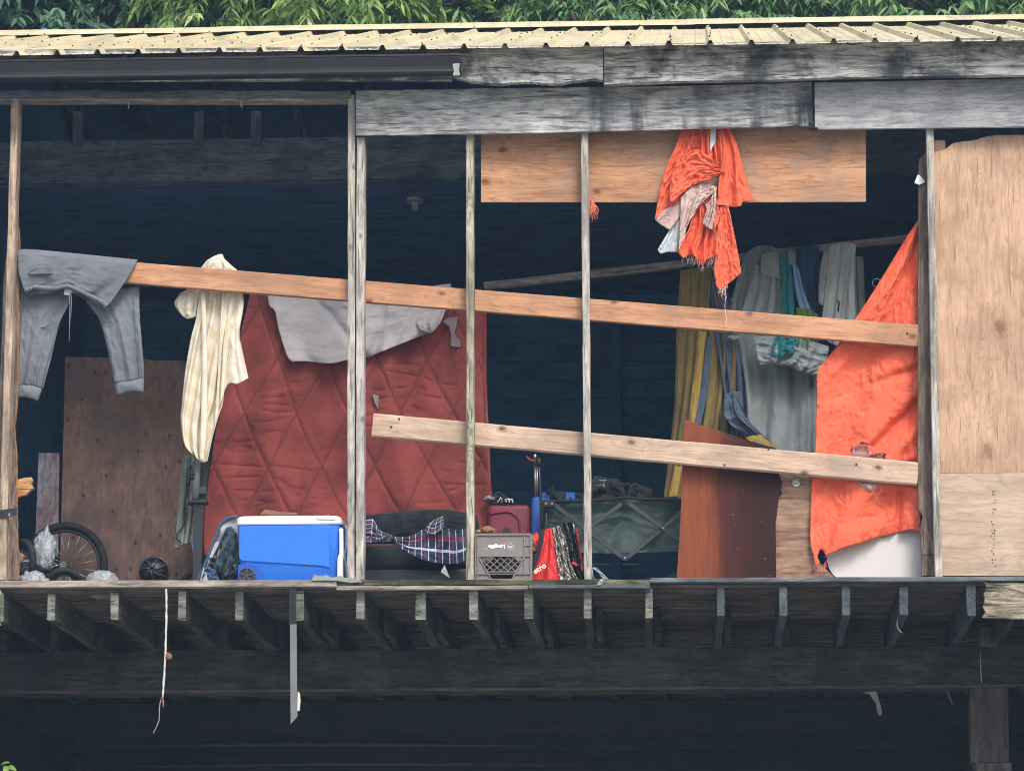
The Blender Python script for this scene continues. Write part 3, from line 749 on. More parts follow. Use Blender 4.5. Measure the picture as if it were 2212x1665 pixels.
# lower storey: beams, post, pipes, walls
YBm = 1.36
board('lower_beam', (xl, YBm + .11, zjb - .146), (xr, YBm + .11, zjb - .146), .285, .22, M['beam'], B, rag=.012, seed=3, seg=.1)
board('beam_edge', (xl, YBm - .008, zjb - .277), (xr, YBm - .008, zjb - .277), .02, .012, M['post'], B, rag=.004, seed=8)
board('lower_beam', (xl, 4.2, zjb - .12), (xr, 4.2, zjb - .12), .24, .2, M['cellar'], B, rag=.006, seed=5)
pz = zjb - .30
cx_ = P(2138, 1520, YBm).x
board('post', (cx_, YBm + .115, P(2138, 1645, YBm).z), (cx_, YBm + .115, pz + .012), 82 / S(YBm), .2, M['post'], B, rag=.005, seed=2, normal=(0, 1, 0))
board('post', (cx_ + .02, YBm + .12, 0), (cx_ + .02, YBm + .12, P(2138, 1645.5, YBm).z), 80 / S(YBm), .19, M['post'], B, rag=.006, seed=8, normal=(0, 1, 0))
cl = P(-150, 1520, YBm).x
board('post', (cl, YBm + .12, 0), (cl, YBm + .12, pz + .012), .25, .2, M['post'], B, rag=.005, seed=9, normal=(0, 1, 0))
jb = P((2125 + 0) / 1.0, 1370, 1.2)
bx = Z('B3', (1925, 385), (2050, 515)); c = (P(*bx[0], 1.28) + P(*bx[1], 1.28)) / 2
rbox('junction_box', c, (.125, .07, .13), .006, plain('grey_box', C(84, 86, 86), .6), B)
for (ya, xa, xb, nm) in ((1613, 60, 1157, 0), (1655, 180, 1260, 1)):
    tube('conduit_pipe', [P(xa, ya, 4.6), P((xa + xb) / 2, ya - 6, 4.6), P(xb, ya - 4, 4.6)], .014, plain('pipe_metal' + str(nm), C(84, 86, 88), .6, .3), B)
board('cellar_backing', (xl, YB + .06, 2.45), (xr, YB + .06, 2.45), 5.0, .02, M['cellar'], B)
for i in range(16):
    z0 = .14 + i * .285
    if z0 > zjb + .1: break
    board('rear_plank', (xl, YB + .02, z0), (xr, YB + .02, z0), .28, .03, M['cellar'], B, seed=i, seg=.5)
# upper rear wall, side walls, inner beam, ceiling
YC = 2.2
zb0, zb1 = P(600, 388, YC).z, P(600, 298, YC).z
board('tie_beam', (xl, YC + .06, (zb0 + zb1) / 2), (xr, YC + .06, (zb0 + zb1) / 2), zb1 - zb0, .12, M['inner_beam'], B, rag=.006, seed=2)
zc = zb0 + .03
y = YC + .13; i = 0
while y < YB:
    board('ceiling_plank', (xl, y + .07, zc), (xr, y + .07, zc), .136, .02, M['inner'], B, rag=.002, seed=i, normal=(0, 0, 1), seg=.5); y += .14; i += 1
z = ZF + .07; i = 0
while z < zc + .05:
    board('rear_plank', (xl, YB + .02, z), (xr, YB + .02, z), .152, .03, M['inner'], B, rag=.002, seed=i + 30, seg=.5); z += .155; i += 1
for sx, nm in ((xl, 0), (xr, 1)):
    z = .14; i = 0
    while z < ZR:
        ymax = YB + .03
        if z > zE + PITCH * .25: ymax = YR + max(.1, (ZR - z - .1) / PITCH); ymin = max(0, YR - (ZR - z - .1) / PITCH)
        else: ymin = .0
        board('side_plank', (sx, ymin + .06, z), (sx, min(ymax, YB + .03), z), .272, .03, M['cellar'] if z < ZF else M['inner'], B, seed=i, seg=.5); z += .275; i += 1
# studs and braces of the rear wall, faint in the dark
for i, x in enumerate((-200, 90, 420, 610, 960, 1330, 1700, 1900, 2150)):
    c = P(x, 900, YB - .05)
    board('rear_stud', (c.x, YB - .05, ZF), (c.x, YB - .05, zc), .09, .05, M['inner'], B, seed=i, normal=(0, 1, 0))
for i, x in enumerate((150, 415, 540)):
    c = P(x, 260, YC - .3); board('hanging_block', (c.x, YC - .04, c.z - .1), (c.x, YC - .04, c.z + .15), .07, .04, M['inner_beam'], B, seed=i, normal=(0, 1, 0))

for sx in (xl + .03, xr - .03):
    obj('gable_lining', [(sx, 0, ZF), (sx, YB, ZF), (sx, YB, ZR - PITCH * (YB - YR) - .04), (sx, YR, ZR - .04), (sx, 0, ZR - PITCH * YR - .04)], [(0, 1, 2, 3, 4)], M['inner'], B, solid=.01)

# ------------------------------------------------------------------ materials of the belongings
M['sweat'] = fabric('grey_sweat_fabric', C(106, 112, 119), .18, bump=.18, weave=600, wr=20)
M['sweat_dark'] = fabric('grey_waistband', C(78, 84, 91), .2, bump=.3)
M['cream'] = fabric('cream_knit', C(212, 203, 184), .12, bump=.3, stripes=(4.0, 7.4, C(202, 190, 164)))
M['cream_plain'] = fabric('cream_knit_plain', C(214, 205, 186), .14, bump=.3)
M['quilt'] = fabric('red_quilt', C(138, 66, 60), .28, .75, bump=.4, wr=16, stain=.4)
M['stuffing'] = fabric('grey_stuffing', C(140, 130, 134), .25, bump=.6, wr=60)
M['sheet'] = fabric('grey_sheet', C(172, 169, 171), .12, bump=.2, wr=8)
M['tarp'] = tarp_mat('orange_tarp', C(243, 110, 76), C(250, 140, 108))
M['tarp_back'] = tarp_mat('pale_tarp_lining', C(206, 178, 170), C(226, 206, 200))
M['tarp_white'] = tarp_mat('white_tarp_lining', C(206, 214, 218), C(226, 232, 234))
M['thread'] = fabric('frayed_thread', C(234, 204, 190), .2)
M['thread_o'] = fabric('frayed_orange_thread', C(226, 128, 104), .2)
M['black'] = fabric('black_fabric', C(38, 42, 46), .3, .7, bump=.3)
M['black_gloss'] = plain('black_gloss', C(26, 28, 30), .28, 0, .3, .4, 20, spec=.5)
M['black_plastic'] = plain('black_plastic', C(40, 44, 48), .45, 0, .2, .05)
M['rubber'] = plain('tyre_rubber', C(34, 36, 38), .75, 0, .3, .3, 30)
M['steel'] = plain('dull_steel', C(170, 172, 172), .35, .9, .2)
M['white_plastic'] = plain('white_plastic', C(226, 230, 226), .45, 0, .06, .02, 6, dirt=.06)
M['blue_plastic'] = plain('blue_plastic', C(44, 118, 226), .42, 0, .16, .03, 5, dirt=.10)
M['blue_plastic_dark'] = plain('blue_plastic_dark', C(28, 82, 178), .45, 0, .10, .02, 4)
M['grey_plastic'] = plain('grey_crate_plastic', C(122, 116, 113), .6, 0, .1, .05, 8, dirt=.1)
M['maroon'] = plain('maroon_shell', C(122, 44, 58), .5, 0, .15, .1, 20)
M['blue_case'] = plain('blue_case', C(48, 98, 178), .45, 0, .15, .1, 20)
M['green_fab'] = fabric('dark_green_canvas', C(74, 92, 90), .2, .6, bump=.2, wr=9)
M['dk_metal'] = plain('dark_grey_frame', C(72, 78, 80), .45, .3, .15)
M['plastic_bag'] = plain('grey_plastic_bag', C(152, 160, 166), .3, 0, .35, .8, 12, spec=.6)
M['steelblue'] = fabric('steel_blue_fabric', C(54, 86, 116), .25, bump=.35)
M['greymesh'] = fabric('grey_mesh', C(150, 152, 160), .15, bump=.3)
M['teal_dark'] = fabric('dark_teal_fabric', C(44, 68, 84), .25, .6, bump=.4)
M['mustard'] = fabric('mustard_cloth', C(136, 118, 70), .25, .85, bump=.3)
M['mustard_hi'] = fabric('yellow_cloth', C(168, 142, 72), .2, .85, bump=.3)
M['slate'] = fabric('slate_blue_cloth', C(82, 96, 116), .2, .85, bump=.25)
M['coat'] = fabric('grey_coat', C(134, 144, 144), .18, .8, bump=.25, wr=10)
M['coat2'] = fabric('pale_grey_coat', C(144, 152, 150), .18, .8, bump=.25, wr=10)
M['fleece'] = fabric('grey_fleece', C(150, 152, 148), .35, .95, bump=1.0, weave=160, wr=55)
M['teal'] = fabric('teal_cloth', C(32, 116, 122), .2, .75, bump=.3)
M['green'] = fabric('green_cloth', C(92, 124, 58), .25, .8, bump=.3)
M['paleblue'] = fabric('pale_blue_cloth', C(120, 150, 180), .2, .8, bump=.3)
M['navyblue'] = fabric('blue_cloth', C(38, 66, 98), .2, .8, bump=.3)
M['jacket'] = fabric('grey_jacket', C(150, 150, 142), .2, .85, bump=.3)
M['sage'] = fabric('sage_cloth', C(110, 122, 116), .2, .85, bump=.3)
M['ply_dark'] = wood('dark_plywood', C(78, 62, 55), C(108, 86, 76), C(126, 103, 91), 'Z', .45, gc=.5, fleck=.3, crack=.3, stain=C(78, 68, 66), stain_amt=.6, knots=1.0, bump=.2, knotcol=C(34, 28, 28), kscale=1.7)
M['stained_board'] = wood('stained_board', C(84, 84, 92), C(128, 124, 130), C(150, 150, 156), 'Z', .6, crack=.3, stain=C(96, 54, 54), stain_amt=.9, bump=.2)
M['door_wood'] = wood('veneer_wood', C(110, 82, 66), C(152, 122, 102), C(178, 150, 128), 'X', .6, crack=.2, stain=C(112, 90, 78), stain_amt=.5, bump=.15)
M['white_board'] = plain('white_board', C(206, 202, 200), .6, 0, .06, .05, 3, dirt=.05)
M['pole_wood'] = wood('grey_pole', C(90, 86, 84), C(130, 126, 122), C(156, 150, 146), 'X', .8, crack=.3, bump=.3)
M['paper'] = fabric('brown_paper', C(140, 104, 78), .3, .9, bump=.6, wr=40)
M['white_paper'] = plain('pale_card', C(140, 150, 154), .7, 0, .1)
M['ink_white'] = plain('white_print', C(232, 232, 228), .6, 0, .05)
M['red_bag'] = plain('red_woven_bag', C(206, 44, 40), .4, 0, .2, .5, 14)
M['foil'] = plain('silver_foil', C(190, 188, 180), .25, .75, .5, 1.0, 14)
M['pink'] = plain('pink_trim', C(232, 70, 130), .5)
M['red_trim'] = plain('red_trim', C(230, 40, 36), .5)
M['clear'] = plain('clear_tube', C(170, 176, 180), .15, 0, .2, .05, 8, spec=.6, trans=.6)
def plaid_mat():
    m, nt, b, v, tc, oi = newmat('navy_plaid')
    uv = N(nt, 'ShaderNodeSeparateXYZ', {0: tc.outputs['UV']})
    c = C(40, 54, 84)
    n0 = noi(nt, v, 7, 4); c = ramp(nt, n0, [(.35, C(32, 40, 62)), (.65, C(50, 66, 98))])
    def st(sock, per, ce, w): 
        f = math_(nt, 'FRACT', math_(nt, 'DIVIDE', sock, per))
        return math_(nt, 'LESS_THAN', math_(nt, 'ABSOLUTE', math_(nt, 'SUBTRACT', f, ce)), w)
    for k in (0, 1):
        s = uv.outputs[k]; per = .085 if k == 0 else .05
        c = mix(nt, math_(nt, 'MULTIPLY', st(s, per, .5, .06), .35), c, C(150, 52, 66))
        c = mix(nt, math_(nt, 'MULTIPLY', st(s, per, .25, .028), .75), c, C(206, 214, 226))
        c = mix(nt, math_(nt, 'MULTIPLY', st(s, per, .75, .028), .75), c, C(206, 214, 226))
        c = mix(nt, math_(nt, 'MULTIPLY', st(s, per, .98, .10), .4), c, C(18, 24, 44))
    nt.links.new(c, b.inputs['Base Color']); b.inputs['Roughness'].default_value = .9
    bumpn(nt, b, noi(nt, v, 30, 4), .3, .01)
    return m
M['plaid'] = plaid_mat()

# ------------------------------------------------------------------ sweatpants over the upper rail
T = thing('sweatpants', 'grey sweatpants folded over the orange rail by the left post', 'sweatpants', P(170, 860, .12))
def wr(seed, a=.006, fx=5, fy=5):
    return lambda s, t: a * (nz(s * fx, t * fy, 0, seed) + .6 * abs(nz(s * fx * 2.2, t * fy * 2, 0, seed + 1)))
ww = pleat(3, .012, .2, .2, .3, 4, .006, 6)
cloth('waist', Z('Z4', (150, 138), (230, 128), (450, 145), (800, 180), (1190, 219)),
      Z('Z4', (205, 470), (300, 442), (370, 446), (480, 450), (560, 435), (610, 440), (760, 508), (860, 555), (945, 600)),
      .075, M['sweat'], T, left=Z('Z4', (150, 138), (162, 330), (205, 470)), right=Z('Z4', (1190, 219), (1075, 420), (945, 600)),
      fold=lambda s, t: ww(s, t) - .015 * math.sin(math.pi * t) + .028 * max(0, .12 - t) / .12, nu=70, nv=40, thick=.004)
gather = lambda s, t: .004 * math.sin(s * 150 + 3 * nz(s * 9, 0)) * (1 if s < .5 else .4) - .012 * math.sin(math.pi * t)
cloth('waistband', Z('Z4', (205, 470), (300, 440), (370, 444), (480, 448), (560, 433), (610, 438), (760, 506), (860, 553), (945, 598)),
      Z('Z4', (226, 505), (300, 470), (370, 480), (480, 482), (560, 466), (610, 470), (760, 540), (860, 588), (905, 636)),
      .068, M['sweat'], T, fold=gather, nu=160, nv=8, thick=.008)
cloth('waist_lining', Z('Z4', (225, 498), (300, 462), (480, 476), (600, 462), (760, 536), (905, 632)), Z('Z4', (240, 540), (320, 520), (480, 515), (600, 500), (740, 560), (880, 632)),
      .105, M['sweat_dark'], T, fold=wr(3), nu=30, nv=6)
pk = cloth('pocket_flap', Z('Z4', (240, 332), (290, 300), (345, 290), (410, 305), (462, 325)), Z('Z4', (236, 345), (300, 336), (345, 330), (410, 330), (464, 332)), .052, M['sweat_dark'], T, fold=lambda s, t: -.008 * math.sin(math.pi * s) * math.sin(math.pi * t), nu=20, nv=6)
cloth('pocket_edge', Z('Z4', (262, 336), (345, 300), (430, 324)), Z('Z4', (250, 347), (345, 341), (462, 336)), .044, M['sweat'], pk, nu=16, nv=5)
cloth('leg', Z('Z4', (150, 400), (300, 420), (480, 440), (610, 440)), Z('Z4', (145, 1308), (250, 1300), (372, 1332)), .175, M['sweat'], T,
      left=Z('Z4', (150, 400), (143, 800), (145, 1308)), right=Z('Z4', (610, 440), (590, 610), (515, 770), (440, 1080), (372, 1332)),
      fold=pleat(2, .010, .3, .3, .4, 8, .011, 6), nu=50, nv=70, puff=.024)
cloth('leg', Z('Z4', (700, 470), (900, 480), (1205, 440)), Z('Z4', (990, 1275), (1090, 1268), (1243, 1238)), .175, M['sweat'], T,
      left=Z('Z4', (700, 470), (760, 600), (860, 740), (930, 1000), (990, 1275)), right=Z('Z4', (1205, 440), (1208, 700), (1240, 1100), (1243, 1238)),
      fold=pleat(2, .010, .6, -.3, .4, 9, .011, 6), nu=50, nv=70, puff=.024)
for a, b_ in ((Z('Z4', (147, 1306), (250, 1298), (368, 1332)), Z('Z4', (145, 1405), (240, 1412), (325, 1442))), (Z('Z4', (992, 1276), (1090, 1268), (1242, 1240)), Z('Z4', (1012, 1390), (1130, 1358), (1241, 1361)))):
    cloth('cuff', a, b_, .172, M['sweat'], T, fold=wr(6, .004, 9, 3), nu=26, nv=12, puff=.03)
tube('drawstring', [P(*q, .055) for q in Z('Z4', (600, 480), (603, 620), (601, 780), (598, 925))], .003, M['sweat'], T)
tube('drawstring', [P(*q, .06) for q in Z('Z4', (612, 480), (618, 600), (612, 690), (606, 750))], .003, M['sweat'], T)
slab('size_tag', Z('Z4', (556, 470), (600, 466), (598, 523), (554, 520)), .085, .001, M['sheet'], T)
for q in (((196, 560), (180, 800), (165, 1050), (160, 1300)), ((1150, 470), (1160, 700), (1180, 950), (1200, 1235)), ((480, 860), (440, 1000), (390, 1180), (362, 1320)), ((900, 830), (940, 1000), (985, 1200)), ((350, 808), (420, 785), (470, 766), (515, 772)), ((870, 742), (930, 752), (995, 766))):
    tube('seam', [P(*p, .142) for p in Z('Z4', *q)], .0022, M['sweat_dark'], T, 5)

# ------------------------------------------------------------------ cream garment behind the upper rail
T = thing('cream_blanket', 'cream striped knit blanket draped behind the upper rail', 'blanket', P(450, 995, .2))
fl = pleat(3.2, .022, .1, .15, .35, 12, .008, 6)
cloth('drape', Z('Z4', (1725, 400), (1850, 400), (2080, 420)), Z('Z5', (1655, 415), (1700, 455), (1740, 492), (1790, 486)), .22, M['cream'], T,
      left=Z('Z4', (1725, 400), (1700, 700), (1650, 900), (1600, 1200), (1570, 1500)) + Z('Z5', (1562, 100), (1575, 250), (1600, 350), (1655, 415)),
      right=Z('Z4', (2080, 420), (2000, 800), (1960, 1100), (1930, 1430)) + Z('Z5', (1885, 100), (1840, 260), (1790, 486)), fold=fl, nu=60, nv=110, ragb=.5, thick=.003)
cloth('drape', Z('Z4', (1930, 400), (2000, 410), (2088, 440)), Z('Z4', (1855, 1650), (1960, 1310), (2055, 1290), (2147, 1240)), .19, M['cream_plain'], T,
      left=Z('Z4', (1930, 400), (1900, 900), (1880, 1300), (1855, 1650)), right=Z('Z4', (2088, 440), (2106, 600), (2070, 850), (2090, 980), (2147, 1240)),
      fold=pleat(2.2, .024, .4, .2, .4, 14, .012, 7), nu=44, nv=70, thick=.003)
cloth('edge_roll', Z('Z4', (1735, 470), (1775, 470)), Z('Z5', (1725, 470), (1760, 490)), .185, M['cream_plain'], T, left=Z('Z4', (1735, 470), (1745, 1000)) + Z('Z5', (1735, 100), (1725, 470)), right=Z('Z4', (1775, 470), (1790, 1000)) + Z('Z5', (1790, 100), (1760, 490)), nu=10, nv=60, puff=.012)
cloth('top_fold', Z('Z4', (1735, 290), (1800, 215), (1912, 168), (1945, 215), (2055, 312)), Z('Z4', (1735, 420), (1850, 430), (1945, 440), (2055, 430)), .20, M['cream_plain'], T, fold=pleat(2, .015, 0, 0, .8, 16, .02, 4), nu=40, nv=24, puff=.02)
cloth('sleeve', Z('Z4', (1560, 505), (1640, 470), (1725, 460)), Z('Z4', (1545, 670), (1615, 727), (1690, 712)), .23, M['cream_plain'], T, left=Z('Z4', (1560, 505), (1507, 590), (1545, 670)), fold=pleat(2, .012, .2, 0, .8, 17, .015, 4), nu=30, nv=26, puff=.03)

# ------------------------------------------------------------------ red quilt, sheet over it
T = thing('red_quilt', 'torn red diamond-stitched quilt hanging behind the studs', 'quilt', P(750, 1170, .9))
QY = .9
qtop = [(545, 615), (700, 622), (900, 632), (1044, 640)]
qbot = [(441, 1200), (600, 1196), (850, 1180), (1069, 1160)]
ql = [(545, 615), (500, 800), (471, 905), (449, 1050), (440, 1125), (441, 1200)]
qr = [(1044, 640), (1042, 800), (1051, 972), (1055, 1060), (1069, 1160)]
def qfold(s, t):
    x = 441 + 620 * s + (60 * (1 - t)) * (1 - s); y = 620 + 570 * t
    x += 5 * nz(s * 4, t * 4, 0, 21); y += 6 * nz(s * 3, t * 5, 0, 22)
    a = (x - 817) / 116.0; b_ = (y - 776) / 232.0
    p, q = a + b_, a - b_
    dp = abs(p - round(p)); dq = abs(q - round(q))
    puff = min(1, min(dp, dq) * 7)
    d = -.017 * (1 - (1 - puff) ** 3)
    wri = abs(nz(s * 5, t * 26, 0, 23)); d += .011 * (1 - min(1, wri * 5)) * puff * max(0, min(1, .2 + 2.2 * nz(s * 4, t * 4, 0, 29)))
    d += .010 * abs(nz(s * 20, t * 6, 0, 26)) * puff
    d += .042 * math.cos(2 * math.pi * (2.6 * s - .55 * t + .1 + .25 * nz(s * 2, t * 2, 0, 27))) * (.3 + .7 * t) + .014 * math.cos(2 * math.pi * (6.3 * s - 1.3 * t))
    d -= .05 * math.exp(-((s - .32 + .10 * (t - .5)) / .022) ** 2) * max(0, t - .15) * .35
    return d
tears = [Z('Q1', (1835, 415), (50, 118))]
def ell(pts): return pts
qf_ = cloth('quilt_face', qtop, qbot, QY, M['quilt'], T, left=ql, right=qr, fold=qfold, nu=190, nv=190, thick=.010)
def qseam(s, t):
    x = 441 + 620 * s + (60 * (1 - t)) * (1 - s) + 5 * nz(s * 4, t * 4, 0, 21); y = 620 + 570 * t + 6 * nz(s * 3, t * 5, 0, 22)
    a = (x - 817) / 116.0; b_ = (y - 776) / 232.0; p, q = a + b_, a - b_
    m_ = min(abs(p - round(p)), abs(q - round(q))); return max(0, 1 - m_ / .022)
seam_attr(qf_, [qseam(j / 190, i / 190) for i in range(191) for j in range(191)])
qn = M['quilt'].node_tree; qb = qn.nodes['Principled BSDF']; sk = qb.inputs['Base Color'].links[0].from_socket
qa = N(qn, 'ShaderNodeAttribute', attribute_name='seam')
qn.links.new(mix(qn, math_(qn, 'MULTIPLY', qa.outputs['Fac'], .8), sk, C(70, 30, 32)), qb.inputs['Base Color'])   # dark stitching thread
cloth('quilt_border', [(1041, 640), (1053, 642)], [(1064, 1160), (1078, 1150)], QY - .02, M['quilt'], T, left=[(1041, 640), (1041, 800), (1050, 972), (1054, 1060), (1064, 1160)], right=[(1053, 642), (1051, 800), (1058, 972), (1062, 1060), (1078, 1150)], fold=wr(30, .008, 3, 16), nu=8, nv=80, puff=.012)
for pts in ([(1750, 335), (1790, 310), (1865, 298), (1855, 370), (1838, 420), (1850, 455), (1885, 480), (1887, 530), (1850, 530), (1812, 522), (1815, 430), (1800, 375)],
            [(1212, 890), (1262, 905), (1258, 960), (1260, 1005), (1235, 965)]):
    e = rag(Z('Q1', *pts) + Z('Q1', pts[0]), 3, .8, 4, .3)[:-1]
    slab('torn_stuffing', e, QY - .048, .02, M['stuffing'], T)
0 and slab('torn_stuffing', rag(Z('Q3', (150, 540), (178, 590), (182, 650), (140, 650), (120, 600)), 3, .8, 3, .3), QY - .06, .02, M['stuffing'], T)
T = thing('grey_sheet', 'crumpled pale grey sheet slung over the top of the red quilt', 'sheet', P(770, 785, .8))
shf0 = pleat(2.4, .026, .3, .5, .5, 31, .020, 2.6)
shf = lambda s, t: shf0(s, t) + .03 * math.exp(-((s - .22 - .25 * t) / .03) ** 2) - .03 * math.exp(-((s - .70 + .12 * t) / .03) ** 2) + .02 * math.exp(-((s - .86 + .2 * t) / .025) ** 2)
cloth('sheet_drape', Z('Q1', (410, 60), (900, 60), (1770, 160)), Z('Q1', (600, 645), (700, 641), (890, 657), (1020, 632), (1185, 608), (1255, 580), (1500, 480), (1640, 420), (1740, 320)), .80, M['sheet'], T,
      left=Z('Q1', (410, 60), (425, 210), (470, 260), (500, 400), (560, 590), (600, 645)), right=Z('Q1', (1770, 160), (1770, 250), (1740, 320)), fold=shf, nu=100, nv=70, thick=.003)
cloth('sheet_fold', Z('Q1', (1560, 300), (1650, 255), (1775, 245)), Z('Q1', (1575, 395), (1660, 425), (1735, 345)), .76, M['sheet'], T, left=Z('Q1', (1560, 300), (1542, 355), (1575, 395)), fold=pleat(2, .01, .1, .3, .8, 33, .01, 4), nu=24, nv=20, puff=.025)
cloth('sheet_fold', Z('Q1', (1640, 75), (1740, 55), (1815, 50)), Z('Q1', (1650, 130), (1740, 130), (1815, 140)), .82, M['sheet'], T, nu=16, nv=10, puff=.02)

# ------------------------------------------------------------------ cooler
cb = P(508 + 120, 1256, .06)
T = thing('cooler', 'blue wheeled cooler with white lid behind the sill', 'cooler', (cb.x, .25, ZF))
x0, x1 = P(510, 1200, .08).x, P(738, 1200, .08).x
zt, zl = P(600, 1113, .08).z, P(600, 1131, .08).z
def loft(name, secs, mat, parent, n=10, cap=True):
    """rounded boxes stacked: (z, x0, x1, y0, y1, r)"""
    V, Fc = [], []
    for (z, a, b_, c, d, r) in secs:
        for (cx, cy, q0) in ((b_ - r, d - r, 0), (a + r, d - r, 90), (a + r, c + r, 180), (b_ - r, c + r, 270)):
            for k in range(n):
                q = R(q0 + 90 * k / (n - 1)); V.append((cx + r * math.cos(q), cy + r * math.sin(q), z))
    m_ = 4 * n
    for i in range(len(secs) - 1):
        for j in range(m_): Fc.append((i * m_ + j, i * m_ + (j + 1) % m_, (i + 1) * m_ + (j + 1) % m_, (i + 1) * m_ + j))
    if cap: Fc.append(tuple(range(m_ - 1, -1, -1))); Fc.append(tuple((len(secs) - 1) * m_ + j for j in range(m_)))
    o = obj(name, V, Fc, mat, parent, smooth=True)
    es = o.modifiers.new('split', 'EDGE_SPLIT'); es.split_angle = R(38)
    return o
y0, y1 = .075, .47
zb_ = ZF + .012
loft('body', [(zb_, x0 + .03, x1 - .03, y0 + .03, y1 - .03, .05), (zb_ + .012, x0 + .022, x1 - .02, y0 + .022, y1 - .02, .05), (zl - .02, x0 + .002, x1 - .002, y0 + .002, y1, .05), (zl, x0 + .004, x1 - .004, y0 + .004, y1, .05)], M['blue_plastic'], T)
loft('lid', [(zl - .006, x0 - .002, x1 + .002, y0 - .004, y1 + .004, .05), (zl + .001, x0 - .006, x1 + .006, y0 - .008, y1 + .006, .052), (zt - .014, x0 - .002, x1 - .006, y0 - .002, y1, .05), (zt - .004, x0 + .006, x1 - .02, y0 + .006, y1 - .008, .05), (zt, x0 + .02, x1 - .04, y0 + .02, y1 - .02, .04)], M['white_plastic'], T)
Yf = y0 - .004
o = slab('side_panel', [(516, 1136), (706, 1133), (712, 1140), (712, 1227), (698, 1222), (600, 1216), (522, 1211), (516, 1204)], Yf - .001, .012, M['blue_plastic'], T, lean=lambda x, y: .012 * (y - 1136) / 90)
bv = o.modifiers.new('bevel', 'BEVEL'); bv.width = .004; bv.segments = 2
wc = P(*Z('Q2', (735, 1052))[0], Yf - .01)
wc.z = max(wc.z, ZF + .058)
arch = [P(*q, Yf - .004) for q in Z('Q2', (660, 890), (760, 888), (830, 905), (880, 960), (905, 1010), (920, 1075), (640, 1075))]
slab('wheel_arch', Z('Q2', (640, 895), (700, 888), (780, 890), (838, 915), (880, 965), (905, 1015), (918, 1075), (630, 1075)), Yf - .003, .012, M['blue_plastic_dark'], T)
wh = disc('wheel', wc + Vector((0, -.012, 0)), .050, .022, M['black_plastic'], T, 28)
ring('wheel_rim', wc + Vector((0, -.026, 0)), .047, .0045, M['dk_metal'], wh, n=28, seg=8)
for a in range(5):
    q = R(90 + 72 * a); dv = Vector((math.cos(q), 0, math.sin(q)))
    board('wheel_spoke', wc + Vector((0, -.027, 0)) + dv * .004, wc + Vector((0, -.027, 0)) + dv * .043, .012, .005, M['dk_metal'], wh, cham=.001, normal=(0, 1, 0))
disc('wheel_cap', wc + Vector((0, -.029, 0)), .010, .008, M['dk_metal'], wh, 14)
hx = P(738, 1200, .1).x
pts = Z('Q2', (1748, 505), (1752, 700), (1748, 790), (1738, 850), (1735, 1050))
cloth('tow_handle', Z('Q2', (1728, 505), (1748, 495), (1775, 505)), Z('Q2', (1705, 1050), (1738, 1055), (1775, 1050)), .07, M['white_plastic'], T, left=Z('Q2', (1728, 505), (1728, 760), (1710, 830), (1705, 1050)), right=Z('Q2', (1775, 505), (1780, 760), (1775, 850), (1775, 1050)), nu=8, nv=30, puff=.010)
tube('end_grip', [P(x, y, .2) for x, y in Z('Q2', (1800, 470), (1806, 520), (1802, 700), (1780, 800), (1802, 900), (1806, 1040))], .008, M['white_plastic'], T)
o = slab('lid_latch', Z('Q2', (1478, 365), (1640, 372), (1690, 390), (1680, 405), (1620, 402), (1500, 398)), y0 - .014, .008, M['white_plastic'], T)
T = slab('glove', Z('Q2', (880, 345), (920, 295), (1010, 305), (1100, 322), (1260, 330), (1285, 345), (1100, 352)), .2, .06, M['paper']); tag(T, 'flat brown scrap lying on the white cooler lid', 'scrap')
T.name = 'brown_scrap'

# ------------------------------------------------------------------ collapsed blue fabric bag left of the cooler
T = thing('fabric_bag', 'collapsed grey and steel-blue fabric bag slumped left of the cooler', 'bag', P(470, 1256, .25))
bl = Z('Q2', (200, 1075), (300, 850), (380, 640), (440, 480), (520, 395), (630, 372))
tube('piping', [P(*q, .22) for q in resample(bl, 24)], .011, M['steelblue'], T)
cloth('mesh_panel', bl[::-1], Z('Q2', (660, 1075), (500, 1075), (200, 1080))[0:3], .24, M['greymesh'], T, left=[bl[-1]] + Z('Q2', (660, 700), (660, 1075)), right=[bl[0], Z('Q2', (200, 1080))[0]], fold=pleat(2, .02, 0, .3, .6, 41, .02, 4), nu=40, nv=40)
cloth('crumpled_cloth', Z('Q2', (500, 500), (560, 480), (625, 560)), Z('Q2', (330, 880), (480, 1010), (640, 1000)), .20, M['teal_dark'], T, left=Z('Q2', (500, 500), (440, 640), (330, 880)), fold=pleat(3, .03, .2, .4, .6, 43, .045, 3.5), nu=44, nv=50, puff=.03)
cloth('crumpled_cloth', Z('Q2', (320, 870), (420, 840), (600, 900)), Z('Q2', (420, 1070), (520, 1075), (650, 1075)), .23, M['black'], T, fold=pleat(2, .03, .5, .2, .6, 44, .03, 3), nu=24, nv=24, puff=.03)
cloth('crumpled_cloth', Z('Q2', (260, 940), (310, 920), (400, 945)), Z('Q2', (225, 1075), (330, 1080), (440, 1078)), .17, M['steelblue'], T, fold=pleat(2, .02, .1, .3, .6, 45, .03, 3), nu=26, nv=24, puff=.02)
slab('lining_scrap', Z('Q2', (325, 810), (390, 650), (430, 640), (440, 790), (380, 820)), .195, .003, M['sheet'], T)
slab('lining_scrap', Z('Q2', (225, 1070), (265, 920), (300, 1000), (310, 1072)), .15, .003, M['sheet'], T)

